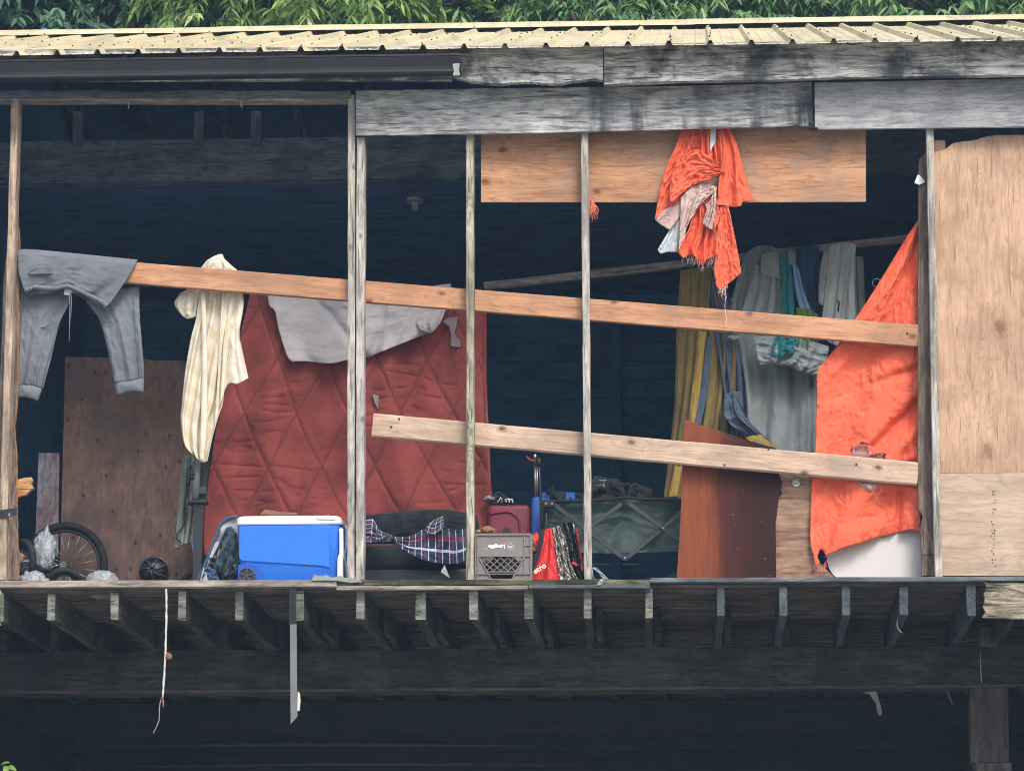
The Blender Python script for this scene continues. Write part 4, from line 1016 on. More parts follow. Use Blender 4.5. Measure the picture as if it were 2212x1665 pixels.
# ------------------------------------------------------------------ bicycle wheels, tyres and bags, lower left
def wheel(name, label, c, Ro, tr, nrm, spokes, group=None, lift=True):
    c = Vector(c)
    if lift: c.z = max(c.z, ZF + .05)
    T = thing(name, label, 'wheel', (c.x, c.y, ZF), group)
    ring('tyre', c, Ro - tr, tr, M['rubber'], T, nrm, 56, 12)
    ring('rim', c, Ro - 2 * tr - .008, .011, M['black_plastic'], T, nrm, 48, 8)
    n_ = Vector(nrm).normalized(); u = n_.orthogonal().normalized(); v = n_.cross(u)
    disc('hub', c, .022, .07, M['steel'], T, 14, nrm)
    for k in range(spokes):
        a = 2 * math.pi * k / spokes
        d = u * math.cos(a) + v * math.sin(a); d2 = u * math.cos(a + .5) + v * math.sin(a + .5)
        tube('spoke', [c + d2 * .02 + n_ * (.025 if k % 2 else -.025), c + d * (Ro - 2 * tr - .008)], .0022, M['steel'], T, 5)
    return T
pc = P(*Z('Z5', (560, 1385))[0], 1.1)
wheel('bicycle_wheel', 'large black spoked bicycle wheel against the dark plywood', pc, 97 / S(1.1), .026, (.05, 1, .05), 20)
pc = P(*Z('Z5', (205, 1350))[0], .45)
wheel('small_wheel', 'small black wheel standing right beside the left post', pc, 52 / S(.45), .024, (.75, .65, .1), 12)
pc = P(*Z('Z5', (560, 1470))[0], .4)
wheel('tilted_wheel', 'small black wheel lying tilted in front of the big bicycle wheel', (pc.x, pc.y, ZF + .075), 42 / S(.4), .020, (-.1, .75, .6), 10)
pc = P(*Z('Z5', (1690, 1480))[0], .8)
wheel('half_hidden_wheel', 'dark wheel half hidden behind the black stand', (pc.x, pc.y, ZF + .12), 38 / S(.8), .02, (.2, 1, 0), 10)
T = thing('ribbed_disc', 'round black ribbed object lying behind the sill', 'disc', P(333, 1256, .35))
pc = P(*Z('Z5', (1335, 1440))[0], .35); rr = 32 / S(.35)
lump('shell', pc, (rr * .9, rr * .9, rr * .9), .05, 3, M['black_gloss'], T)
ring('brim', pc, rr, .010, M['black_plastic'], T, (0, 1, .15), 36, 8)
for a in range(7):
    q = 2 * math.pi * a / 7; st = [pc + Vector((math.cos(q + .5 * f) * rr * f, -rr * math.sqrt(max(0, 1 - f * f)) * .95, math.sin(q + .5 * f) * rr * f)) for f in (0.1, .35, .6, .8, .97)]
    tube('vent_bar', st, .008, M['black_plastic'], T, 6)
b1 = Z('Z5', (740, 1500), (860, 1390), (1040, 1500))
c = P(222, 1253, .25)
tag(lump('plastic_bag', (c.x, .25, ZF + .04), (.11, .1, .10), .25, 4, M['plastic_bag'], fr=2.2), 'crumpled pale grey plastic bag peaking above the sill', 'plastic bag')
c = P(72, 1245, .3)
tag(lump('plastic_bag', (c.x, .3, ZF + .05), (.10, .1, .09), .4, 6, M['plastic_bag'], fr=2.6), 'crumpled grey plastic bag beside the small wheel by the left post', 'plastic bag')
c = P(97, 1185, .75)
tag(lump('plastic_bag', (c.x, .75, c.z - .02), (.07, .05, .15), .4, 9, M['plastic_bag'], fr=2.4), 'grey plastic bag hanging against the big bicycle wheel', 'plastic bag')
# boards leaning at the back left
e = Z('Z4', (565, 1058), (920, 1062), (1290, 1075), (1300, 1086), (1700, 1092)) + [(430, 1275), (128, 1275)]
tag(slab('leaning_plywood', rag(e[:5], 8, .8, 3) + e[5:], 1.55, .018, M['ply_dark'], lean=lambda x, y: .25 * (y - 1020) / -250), 'dark brown knotty plywood sheet leaning behind the bicycle wheel', 'plywood')
tag(slab('leaning_board', Z('Z5', (335, 410), (510, 412), (500, 1300), (300, 1300)), 1.5, .02, M['stained_board'], lean=lambda x, y: .2 * (y - 1000) / -250), 'narrow grey board with red stain left of the dark plywood', 'board')
# black stand with clear holder, jacket beside it
T = thing('black_stand', 'black square post stand with clear cylinder between towel and quilt', 'stand', P(430, 1256, .5))
Ys = .5
slab('post', Z('Z5', (1672, 835), (1762, 835), (1735, 1520), (1665, 1520)), Ys, .05, M['black_plastic'], T)
slab('flange', Z('Z5', (1612, 815), (1780, 812), (1782, 838), (1615, 842)), Ys - .03, .10, M['black_plastic'], T)
slab('backplate', Z('Z5', (1715, 430), (1805, 430), (1775, 815), (1700, 815)), Ys + .03, .04, M['black_plastic'], T)
tube('cylinder', [P(*q, Ys) for q in Z('Z5', (1705, 490), (1690, 812))], .024, M['clear'], T, 16)
tube('knob', [P(*q, Ys - .02) for q in Z('Z5', (1640, 620), (1680, 620))], .018, M['black_plastic'], T, 10)
slab('label_plate', Z('Z5', (1725, 700), (1785, 700), (1782, 760), (1722, 760)), Ys - .004, .004, M['dk_metal'], T)
T = thing('hanging_jacket', 'grey jacket hanging limp beside the black stand', 'jacket', P(400, 1190, .62))
cloth('jacket_body', Z('Z5', (1590, 430), (1640, 440), (1700, 450)), Z('Z5', (1510, 1225), (1590, 1200), (1660, 1190)), .62, M['jacket'], T, left=Z('Z5', (1590, 430), (1570, 800), (1510, 1225)), fold=pleat(3, .02, .2, .3, .5, 51, .02, 5), nu=40, nv=70)
cloth('jacket_lining', Z('Z5', (1590, 430), (1625, 440)), Z('Z5', (1508, 1235), (1555, 1230)), .59, M['sage'], T, left=Z('Z5', (1590, 430), (1550, 800), (1508, 1235)), right=Z('Z5', (1625, 440), (1600, 800), (1555, 1230)), fold=wr(5, .01), nu=12, nv=50)
tube('jacket_cord', [P(*q, .57) for q in Z('Z5', (1655, 520), (1600, 830), (1590, 1040), (1530, 1110), (1525, 1150), (1570, 1190))], .005, M['black'], T)
tag(slab('blue_rag', Z('Z5', (1645, 1130), (1690, 1120), (1690, 1320), (1672, 1310)), .6, .004, M['paleblue']), 'pale blue scrap of cloth behind the black stand', 'rag')

# ------------------------------------------------------------------ black chair and plaid shirt
T = thing('black_chair', 'black padded armchair under the plaid shirt', 'chair', P(900, 1256, .6))
cloth('backrest', Z('Q3', (20, 660), (150, 650), (500, 615), (760, 606), (960, 630), (1090, 660)), Z('Q3', (20, 930), (500, 920), (1115, 900)), .66, M['black'], T, right=Z('Q3', (1090, 660), (1120, 750), (1115, 900)), fold=pleat(4, .012, 0, 0, .9, 61, .01, 4), nu=60, nv=26, puff=.07)
c = P(892, 1190, .55)
rbox('seat', (c.x, .75, ZF + .26), (.78, .5, .16), .04, M['black'], T)
rbox('base', (c.x, .75, ZF + .1), (.72, .46, .17), .02, M['black_plastic'], T)
for k in (-1, 1): rbox('armrest', (c.x + k * .41, .78, ZF + .26), (.09, .5, .34), .035, M['black'], T)
T = thing('plaid_shirt', 'navy, white and red plaid shirt thrown over the black chair', 'shirt', P(900, 1210, .45))
cloth('shirt_body', Z('Q3', (315, 860), (400, 865), (500, 850), (620, 790), (800, 780), (880, 802), (1020, 786)), Z('Q3', (340, 905), (420, 985), (600, 1072), (780, 1112), (930, 1108), (1030, 1060)), .38, M['plaid'], T, fold=pleat(2, .016, .3, .4, .6, 63, .012, 4), nu=70, nv=40)
cloth('collar', Z('Q3', (700, 706), (745, 680), (788, 662)), Z('Q3', (610, 820), (700, 850), (800, 770)), .33, M['plaid'], T, left=Z('Q3', (700, 706), (640, 750), (610, 820)), fold=pleat(1.5, .01, .2, .3, .8, 65, .01, 4), nu=24, nv=20, puff=.015)
cloth('sleeve', Z('Q3', (30, 705), (90, 697), (145, 702), (200, 800), (320, 850)), Z('Q3', (30, 918), (120, 918), (230, 912), (290, 900), (322, 880)), .38, M['plaid'], T, fold=pleat(2.4, .02, .1, .3, .7, 66, .02, 4), nu=50, nv=34, puff=.02)
T = slab('card_flap', Z('Q3', (765, 1185), (800, 1120), (850, 1245), (820, 1225)), .26, .002, M['sheet'], lean=lambda x, y: .0008 * (x - 960)); tag(T, 'pale torn card corner sticking up under the plaid shirt', 'card')
T = lump('dark_bundle', (P(905, 1235, .4).x, .38, ZF + .03), (.2, .1, .05), .35, 4, M['black'], fr=2); tag(T, 'dark cloth bundle on the floor below the plaid shirt', 'bundle')

# ------------------------------------------------------------------ milk crate
ca, cbm = P(1026.5, 1152, .02), P(1148, 1256, .02)
T = thing('milk_crate', 'grey plastic milk crate with upside-down white lettering', 'crate', ((ca.x + cbm.x) / 2, .2, ZF))
Yc = .04
gp_ = M['grey_plastic']
def q3(*p): return Z('Q3', *p)
slab('front_panel', q3((1092, 850), (1592, 850), (1592, 1045), (1092, 1045)), Yc, .006, gp_, T)
slab('front_panel', q3((1092, 1046), (1110, 1046), (1235, 1262), (1092, 1262)), Yc, .006, gp_, T)
slab('front_panel', q3((1540, 1046), (1592, 1046), (1592, 1262), (1420, 1262)), Yc, .006, gp_, T)
for a, b_, w_ in (((1080, 840), (1602, 838), 4.5), ((1082, 940), (1106, 940), 2.2), ((1538, 940), (1604, 940), 2.2), ((1082, 1040), (1606, 1040), 2.6), ((1082, 1205), (1608, 1205), 2.2), ((1082, 1258), (1608, 1257), 4)):
    p, q = Z('Q3', a, b_); uboard('crate_rib', p, q, w_, Yc - .010, Yc - .001, gp_, T, rag=0, cham=.001)
for a, b_ in (((1084, 835), (1086, 1262)), ((1104, 850), (1106, 1262)), ((1540, 850), (1540, 1262)), ((1592, 850), (1594, 1262)), ((1602, 835), (1606, 1262))):
    p, q = Z('Q3', a, b_); uboard('crate_rib', p, q, 2.6, Yc - .008, Yc - .0005, gp_, T, rag=0, cham=.001)
p, q = Z('Q3', (1180, 1185), (1470, 1185)); uboard('crate_rib', p, q, 2.4, Yc - .004, Yc + .004, gp_, T, rag=0, cham=.001)
for a, b_ in (((1112, 1046), (1238, 1260)), ((1538, 1046), (1420, 1260))):
    p, q = Z('Q3', a, b_); uboard('crate_rib', p, q, 2.6, Yc - .009, Yc, gp_, T, rag=0, cham=.001)
for i in range(-4, 9):
    for sg in (-1, 1):
        xa = 1112 + i * 66
        pts = []
        for k in range(31):
            f = k / 30; y = 1048 + 136 * f; x = xa + sg * 150 * f if sg > 0 else xa + 150 - 150 * f
            lo = 1112 + (y - 1046) * .59; hi = 1540 - (y - 1046) * .55
            if lo < x < hi: pts.append((x, y))
        if len(pts) > 4:
            p, q = Z('Q3', pts[0], pts[-1]); uboard('lattice_bar', p, q, 2.0, Yc, Yc + .004, gp_, T, rag=0, cham=.0006)
cx0, cx1 = ca.x + .004, cbm.x - .002; ct = P(1086, 1153.5, Yc).z
dp = .33
for nm, c, sz in (('side_panel', (cx0, Yc + dp / 2 + .006, (ct + ZF) / 2), (.005, dp, ct - ZF)), ('side_panel', (cx1, Yc + dp / 2 + .006, (ct + ZF) / 2), (.005, dp, ct - ZF)), ('back_panel', ((cx0 + cx1) / 2, Yc + dp, (ct + ZF) / 2), (cx1 - cx0, .005, ct - ZF)), ('bottom', ((cx0 + cx1) / 2, Yc + dp / 2, ZF + .012), (cx1 - cx0 - .01, dp - .02, .006))):
    rbox(nm, c, sz, .001, gp_, T, seg=1)
def lettering(body, k, a, size, Y, rot, parent, mat, bold=0, name='lettering', shear=0):
    p = P(*Z(k, a)[0], Y)
    return text_mesh(name, body, size, Matrix.Translation(p) @ Matrix.Rotation(R(rot), 4, 'Y') @ FACE, mat, parent, bold, shear)
lettering('Longlife', 'Q3', (1283, 953), .034, Yc - .002, 180, T, M['ink_white'], .0014)
lettering('®', 'Q3', (1187, 972), .014, Yc - .0015, 180, T, M['ink_white'])
lettering('DFS', 'Q3', (1410, 952), .013, Yc - .0015, 180, T, M['ink_white'], .0003, shear=.3)
oc = P(*Z('Q3', (1410, 952))[0], Yc - .0015)
tube('logo_ring', [oc + Vector((.0215 * math.cos(a) * (1), 0, .0135 * math.sin(a))) for a in np.linspace(0, 2 * math.pi, 28)[:-1]], .0012, M['ink_white'], T, 6, closed=True)
lettering('TORONTO', 'Q3', (1410, 980), .0075, Yc - .0015, 180, T, M['ink_white'])
lettering('PROPERTY OF', 'Q3', (1408, 914), .0065, Yc - .0015, 180, T, M['ink_white'])
lettering('TOTAL ACID', 'Q3', (1350, 927), .0060, Yc - .0015, 180, T, M['ink_white'])
lettering('TM', 'Q3', (1218, 925), .006, Yc - .0015, 180, T, M['ink_white'])
T = lump('crate_contents', ((cx0 + cx1) / 2, .18, ZF + .10), (.14, .1, .09), .3, 12, M['black_gloss'], fr=2.5); tag(T, 'dark crumpled things inside the milk crate', 'clutter')
T = lump('crumpled_paper', P(*Z('Q3', (1205, 812))[0], .2), (.045, .05, .032), .5, 14, M['paper'], fr=2.2); tag(T, 'crumpled brown paper on top of the milk crate', 'paper')
c = P(*Z('Q3', (1120, 822))[0], .22); T = lump('cardboard_scrap', c, (.022, .03, .016), .5, 15, wood('tan_card', C(150, 112, 84), C(190, 150, 116), C(206, 170, 136)), fr=2); tag(T, 'small tan scrap at the left rim of the crate', 'scrap')

# ------------------------------------------------------------------ red shopping bag
T = thing('shopping_bag', 'red and black insulated shopping bag leaning by the crate', 'bag', P(1200, 1256, .2))
Yb = .14
cloth('front_panel', Z('Q4', (165, 960), (195, 925), (247, 915)), Z('Q4', (20, 1478), (180, 1480), (343, 1478)), Yb, M['red_bag'], T, left=Z('Q4', (165, 960), (150, 1080), (100, 1250), (45, 1370), (20, 1478)), right=Z('Q4', (247, 915), (262, 1010), (300, 1230), (343, 1478)), fold=pleat(1.2, .010, .3, .4, .5, 71, .010, 3.5), nu=36, nv=44, thick=.004)
cloth('foil_gusset', Z('Q4', (247, 915), (290, 900), (335, 890)), Z('Q4', (343, 1478), (440, 1482), (540, 1478)), Yb, M['foil'], T, left=Z('Q4', (247, 915), (262, 1010), (300, 1230), (343, 1478)), right=Z('Q4', (335, 890), (400, 1060), (450, 1280), (540, 1478)), fold=pleat(2, .016, .1, .5, .6, 72, .035, 5), nu=36, nv=60, thick=.004)
cloth('black_side', Z('Q4', (335, 890), (400, 850), (485, 862)), Z('Q4', (540, 1478), (600, 1480), (670, 1478)), Yb + .02, M['black_gloss'], T, left=Z('Q4', (335, 890), (400, 1060), (450, 1280), (540, 1478)), right=Z('Q4', (485, 862), (530, 1000), (590, 1330), (670, 1478)), fold=pleat(2, .014, .6, .4, .6, 73, .025, 4), nu=30, nv=50, thick=.004)
cloth('strap', Z('Q4', (110, 935), (165, 925)), Z('Q4', (10, 1420), (55, 1370)), Yb - .03, M['black'], T, left=Z('Q4', (110, 935), (100, 1100), (60, 1250), (10, 1420)), right=Z('Q4', (165, 925), (150, 1090), (110, 1240), (55, 1370)), nu=6, nv=30, puff=.006)
cloth('back_panel', Z('Q4', (110, 1000), (300, 880), (480, 880)), Z('Q4', (20, 1480), (300, 1480), (660, 1480)), Yb + .16, M['black'], T, nu=16, nv=16)
tube('red_piping', [P(*q, Yb - .012) for q in Z('Q4', (512, 915), (545, 1090), (560, 1210), (598, 1395))], .006, M['red_bag'], T)
tube('zip_end', [P(*q, Yb - .02) for q in Z('Q4', (478, 865), (490, 900), (498, 985))], .007, M['steel'], T)
slab('trim_strip', Z('Q4', (465, 1280), (480, 1275), (538, 1310), (530, 1330), (470, 1300)), Yb - .015, .004, M['red_trim'], T)
slab('trim_strip', Z('Q4', (560, 1305), (582, 1310), (602, 1395), (570, 1370)), Yb - .015, .004, M['pink'], T)
lettering('etro', 'Q4', (118, 1352), .050, Yb - .034, -32, T, M['ink_white'], .001)
c = P(*Z('Q4', (70, 1090))[0], .2)
T = lump('print_cloth', c, (.03, .04, .07), .35, 16, M['red_bag'], fr=2); tag(T, 'red and green printed cloth wedged between crate and bag', 'cloth')
for q in ((60, 1050), (90, 1110), (55, 1150)):
    lump('leaf_print', P(*Z('Q4', q)[0], .165), (.008, .006, .012), .3, q[0], M['green'], T, sub=2)

# ------------------------------------------------------------------ folding wagon
T = thing('folding_wagon', 'dark green folding wagon with grey scissor frame', 'wagon', P(1330, 1256, .7))
Yw = .55
wt = Z('Q4', (135, 625), (500, 622), (880, 605), (1030, 583), (1180, 598), (1500, 604), (1720, 604))
wb = Z('Q4', (160, 1160), (600, 1185), (1000, 1190), (1400, 1175), (1720, 1170))
def wf(s, t):
    k = math.exp(-((s - .57) / .12) ** 2)
    return pleat(2.8, .024, .2, .4, .5, 81, .016, 4)(s, t) + .06 * math.sin(math.pi * t) - .02 * k
cloth('canvas_side', wt, wb, Yw + .03, M['green_fab'], T, fold=wf, nu=90, nv=44)
cloth('canvas_end', Z('Q4', (135, 625), (150, 615), (210, 606)), Z('Q4', (160, 1160), (190, 1150), (230, 1140)), Yw + .04, M['green_fab'], T, fold=lambda s, t: s * .45, nu=14, nv=20)
cloth('canvas_back', Z('Q4', (210, 640), (900, 640), (1720, 640)), Z('Q4', (230, 1140), (900, 1140), (1720, 1140)), Yw + .5, M['green_fab'], T, nu=16, nv=12)
cloth('canvas_floor', wb, Z('Q4', (230, 1100), (600, 1110), (1000, 1110), (1400, 1105), (1720, 1100)), Yw + .03, M['green_fab'], T, fold=lambda s, t: t * .47, nu=30, nv=6)
tube('canvas_rim', [P(*q, Yw + .005 + .0) for q in resample(wt, 30)], .009, M['black'], T)
for a, b_ in (((270, 655), (1020, 1235)), ((470, 1040), (1010, 650)), ((1080, 645), (1720, 1105)), ((1075, 1232), (1720, 690))):
    p, q = Z('Q4', a, b_); uboard('frame_bar', p, q, 10, Yw - .030 if a[0] in (270, 1080) else Yw - .014, Yw - .018 if a[0] in (270, 1080) else Yw - .002, M['dk_metal'], T, rag=0, cham=.003)
tube('frame_post', [P(*q, Yw) for q in Z('Q4', (192, 660), (190, 920), (190, 1240))], .009, M['dk_metal'], T)
tube('post_sleeve', [P(*q, Yw) for q in Z('Q4', (192, 680), (191, 745))], .012, M['black_plastic'], T)
o = slab('corner_bracket', Z('Q4', (150, 612), (285, 612), (288, 655), (265, 680), (165, 680)), Yw - .04, .03, M['black_plastic'], T)
for q in ((187, 648), (252, 648)): disc('rivet', P(*Z('Q4', q)[0], Yw - .042), .006, .006, M['steel'], o, 12)
jo = disc('frame_joint', P(*Z('Q4', (1042, 1232))[0], Yw - .03), .024, .02, M['black_plastic'], T, 20)
disc('rivet', P(*Z('Q4', (1042, 1233))[0], Yw - .043), .006, .006, M['steel'], jo, 12)
jo = disc('frame_joint', P(*Z('Q4', (1465, 920))[0], Yw - .03), .014, .014, M['dk_metal'], T, 16)
disc('rivet', P(*Z('Q4', (1457, 915))[0], Yw - .043), .005, .006, M['steel'], jo, 12)
for x in (1195, 1460):
    for yy in (Yw + .02, Yw + .48):
        c = P(x, 1250, yy); wl = disc('wheel', (c.x, yy, ZF + .075), .072, .04, M['black_plastic'], T, 20)
tube('handle', [P(*q, Yw - .06) for q in Z('Q4', (108, 165), (120, 450), (140, 760), (150, 960))], .010, M['black_plastic'], T)
tube('handle_grip', [P(*q, Yw - .06) for q in Z('Q4', (106, 155), (112, 245))], .016, M['black_plastic'], T)
T = thing('duffel_bag', 'black duffel bag with metal clips lying in the wagon', 'bag', P(1330, 1075, .8))
cloth('bag_body', Z('Q4', (640, 600), (700, 370), (760, 355), (860, 375), (960, 385), (1040, 500), (1080, 600)), Z('Q4', (640, 720), (860, 740), (1080, 720)), .8, M['black'], T, fold=pleat(2, .02, .2, .4, .8, 91, .03, 4), nu=40, nv=24, puff=.07)
cloth('side_pocket', Z('Q4', (1060, 560), (1130, 425), (1240, 460), (1345, 490)), Z('Q4', (1050, 700), (1200, 710), (1340, 700)), .8, M['black'], T, fold=pleat(2, .015, .2, .2, .8, 92, .02, 4), nu=24, nv=20, puff=.04)
cloth('strap', Z('Q4', (880, 400), (960, 415), (1110, 432)), Z('Q4', (890, 470), (980, 465), (1110, 442)), .70, M['black'], T, nu=16, nv=5)
tube('clip', [P(*q, .70) for q in Z('Q4', (720, 450), (760, 458), (815, 440), (820, 400), (765, 395), (860, 400))], .004, M['steel'], T)
tube('clip', [P(*q, .70) for q in Z('Q4', (815, 440), (812, 465), (840, 482))], .004, M['steel'], T)
T = thing('backpack', 'black backpack with blue side panels behind the wagon corner', 'backpack', P(1210, 1080, .9))
cloth('pack_body', Z('Q4', (130, 530), (250, 515), (400, 520), (600, 540)), Z('Q4', (130, 750), (350, 760), (600, 750)), 1.05, M['black'], T, fold=pleat(3, .015, .2, .2, .8, 93, .02, 4), nu=30, nv=20, puff=.06)
slab('blue_panel', Z('Q4', (142, 530), (205, 525), (235, 612), (150, 618)), .99, .01, M['blue_case'], T)
slab('blue_panel', Z('Q4', (405, 530), (498, 532), (498, 615), (395, 615)), .99, .01, M['blue_case'], T)
tube('strap', [P(*q, .97) for q in Z('Q4', (190, 540), (235, 500), (258, 455), (245, 510), (300, 610))], .010, M['black'], T)

# ------------------------------------------------------------------ suitcases
T = thing('maroon_suitcase', 'maroon hard suitcase standing right of the red quilt', 'suitcase', P(1105, 1256, .85))
p0, p1 = P(*Z('Q3', (1195, 560))[0], .8), P(*Z('Q3', (1592, 830))[0], .8)
rbox('shell', ((p0.x + p1.x) / 2, .93, (p0.z + ZF) / 2), (p1.x - p0.x, .26, p0.z - ZF), .035, M['maroon'], T, seg=4)
tube('moulding', [P(*q, .795) for q in resample(Z('Q3', (1220, 650), (1380, 630), (1450, 660), (1490, 720), (1500, 900)), 20)], .006, M['maroon'], T)
disc('wheel_well', P(*Z('Q3', (1372, 822))[0], .796), .030, .02, M['black_plastic'], T, 24)
T = thing('blue_suitcase', 'blue suitcase with raised chrome telescopic handle', 'suitcase', P(1165, 1256, .8))
p0, p1 = P(*Z('Q3', (1598, 478))[0], .78), P(*Z('Q3', (1735, 860))[0], .78)
rbox('shell', ((p0.x + p1.x) / 2, .95, (p0.z + ZF) / 2), (p1.x - p0.x, .3, p0.z - ZF), .03, M['blue_case'], T, seg=4)
for xx in (1637, 1656): tube('telescopic_rod', [P(*q, .85) for q in Z('Q3', (xx, 180), (xx + 2, 500))], .006, M['steel'], T)
tube('rod_cap', [P(*q, .84) for q in Z('Q3', (1638, 100), (1637, 128))], .008, M['white_plastic'], T)
slab('handle_block', Z('Q3', (1622, 128), (1655, 126), (1658, 182), (1620, 182)), .83, .03, M['black_plastic'], T)
tube('red_cord', [P(*q, .82) for q in Z('Q3', (1635, 160), (1600, 150), (1575, 138), (1562, 118))], .005, M['red_trim'], T)
T = thing('striped_bundle', 'black and white striped bundle on top of the maroon suitcase', 'bundle', P(1100, 1090, .85))
cloth('bundle_cloth', Z('Q3', (1225, 490), (1300, 442), (1370, 490), (1460, 540)), Z('Q3', (1235, 560), (1310, 585), (1380, 570), (1455, 556)), .86, M['black'], T, fold=pleat(2, .015, .3, .2, .8, 95, .03, 4), nu=30, nv=18, puff=.035)
for k in range(4):
    tube('white_stripe', [P(*q, .815) for q in Z('Q3', (1290 + k * 34, 545 - k * 8), (1320 + k * 34, 500 + k * 4), (1345 + k * 30, 540 + k * 3))], .005, M['ink_white'], T)
c = P(*Z('Q3', (1220, 512))[0], .85)
T = lump('grey_fluff', c, (.04, .03, .02), .5, 18, M['stuffing'], fr=2); tag(T, 'tuft of grey stuffing poking from the right edge of the quilt', 'stuffing')

# ------------------------------------------------------------------ leaning panels on the right
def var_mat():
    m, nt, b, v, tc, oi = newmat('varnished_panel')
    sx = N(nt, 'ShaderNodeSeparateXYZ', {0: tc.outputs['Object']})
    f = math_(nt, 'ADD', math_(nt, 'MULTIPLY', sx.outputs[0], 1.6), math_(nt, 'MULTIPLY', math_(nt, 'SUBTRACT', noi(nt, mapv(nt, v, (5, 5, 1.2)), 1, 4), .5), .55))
    c = ramp(nt, math_(nt, 'ADD', f, .5), [(.28, C(126, 70, 47)), (.40, C(106, 56, 41)), (.46, C(78, 44, 35)), (.75, C(54, 33, 29))])  # lit left side and dark turned-away side put into the panel's colour
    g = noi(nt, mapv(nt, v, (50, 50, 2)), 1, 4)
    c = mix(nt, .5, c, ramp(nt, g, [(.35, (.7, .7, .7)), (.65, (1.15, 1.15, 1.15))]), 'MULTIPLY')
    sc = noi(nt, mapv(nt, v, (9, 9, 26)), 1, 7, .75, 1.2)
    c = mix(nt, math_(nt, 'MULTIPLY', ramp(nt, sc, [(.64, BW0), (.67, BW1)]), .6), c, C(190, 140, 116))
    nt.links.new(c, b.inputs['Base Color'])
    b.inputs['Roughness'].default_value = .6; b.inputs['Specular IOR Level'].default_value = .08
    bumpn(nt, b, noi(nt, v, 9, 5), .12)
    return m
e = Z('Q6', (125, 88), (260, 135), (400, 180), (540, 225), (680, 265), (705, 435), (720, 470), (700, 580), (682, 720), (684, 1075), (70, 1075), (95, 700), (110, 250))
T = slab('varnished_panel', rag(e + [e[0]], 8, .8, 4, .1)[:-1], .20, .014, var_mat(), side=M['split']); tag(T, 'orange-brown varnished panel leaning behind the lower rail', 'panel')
e = Z('Q6', (690, 380), (905, 380), (925, 700), (930, 950), (1060, 1075), (672, 1075), (672, 700), (695, 580), (718, 545), (708, 440))
T = thing('cabinet_panel', 'light brown wood panel with a chrome latch under the lower rail', 'panel', P(1715, 1256, .26))
slab('board', e, .235, .016, M['door_wood'], T)
L = Z('Q6', (808, 470))[0]
tube('latch_plate', [P(L[0], L[1] - 9, .225), P(L[0], L[1] - 9, .215)], .014, M['steel'], T, 20)
ring('latch_ring', P(L[0], L[1], .215), .017, .005, M['steel'], T, (0, 1, 0), 24, 8)
slab('latch_body', Z('Q6', (785, 440), (832, 440), (832, 485), (820, 500), (797, 500), (785, 485)), .218, .012, M['steel'], T)
T = slab('leaning_white_board', rag(Z('Q6', (1100, 180), (1590, 180), (1590, 1070), (1075, 1070), (1040, 1048), (1010, 1005), (1002, 960), (985, 700), (985, 400)), 10, .6, 2), .27, .012, M['white_board']); tag(T, 'white board behind the orange tarp in the right corner', 'board')
T = thing('old_clip', 'small bluish-white plastic clip near the top of the brown board', 'clip', P(1985, 395, .09))
slab('clip_wing', Z('T5', (175, 590), (205, 515), (225, 520), (215, 605)), .085, .01, M['white_plastic'], T)
slab('clip_wing', Z('T5', (225, 520), (278, 582), (214, 612)), .082, .01, plain('pale_blue_plastic', C(190, 210, 226), .5), T)

# ------------------------------------------------------------------ clothes on the pole
T = board('clothes_pole', P(1046, 619, 1.12), P(1985, 514, .92), .052, .045, M['pole_wood'], rag=.004, seed=4); tag(T, 'grey wooden pole slanting across the dark room with coats on it', 'pole')
ring_o = ring('hanger_ring', P(*Z('Q5', (1850, 545))[0], .98), .028, .005, M['steel'], None, (0, 1, 0), 24, 6); tag(ring_o, 'thin metal ring hanging left of the slanting orange tarp', 'ring')
T = thing('rain_trousers', 'mustard and slate rain trousers hanging on the pole', 'trousers', P(1510, 1080, .95))
YT = .92
cloth('leg', [(1470, 585), (1505, 578), (1536, 578)], [(1433, 1075), (1450, 1078), (1474, 1076)], YT, M['mustard'], T, left=[(1470, 585), (1461, 720), (1456, 880), (1433, 1075)], right=[(1536, 578), (1528, 720), (1505, 880), (1474, 1076)], fold=pleat(3.2, .024, .1, .2, .5, 101, .008, 5), nu=50, nv=100, puff=.02)
cloth('leg', [(1500, 580), (1530, 576), (1545, 578)], [(1478, 1076), (1530, 1076), (1560, 1070)], YT + .05, M['mustard'], T, left=[(1500, 580), (1515, 760), (1505, 900), (1478, 1076)], right=[(1545, 578), (1597, 735), (1592, 830), (1560, 1070)], fold=pleat(3.4, .026, .5, .1, .5, 103, .008, 5), nu=50, nv=100, puff=.02)
cloth('side_stripe', Z('Q5', (545, 960), (562, 955)), Z('Q5', (425, 1665), (470, 1665)), YT - .03, M['slate'], T, left=Z('Q5', (525, 960), (500, 1200), (470, 1400), (425, 1665)), right=Z('Q5', (562, 955), (550, 1200), (530, 1400), (470, 1665)), fold=wr(7, .006, 3, 8), nu=10, nv=40)
cloth('yellow_facing', Z('Q5', (470, 920), (520, 930)), Z('Q5', (385, 1665), (430, 1665)), YT - .028, M['mustard_hi'], T, left=Z('Q5', (470, 920), (430, 1200), (400, 1450), (385, 1665)), right=Z('Q5', (520, 930), (495, 1150), (470, 1400), (430, 1665)), fold=wr(8, .008, 3, 8), nu=10, nv=40)
cloth('yellow_facing', Z('Q4', (1580, 245), (1665, 250)), Z('Q4', (1515, 580), (1608, 580)), YT - .03, M['mustard_hi'], T, fold=wr(9, .006), nu=10, nv=16)
T = thing('rain_jacket', 'slate blue rain jacket with mustard hem hanging beside the trousers', 'jacket', P(1610, 960, .85))
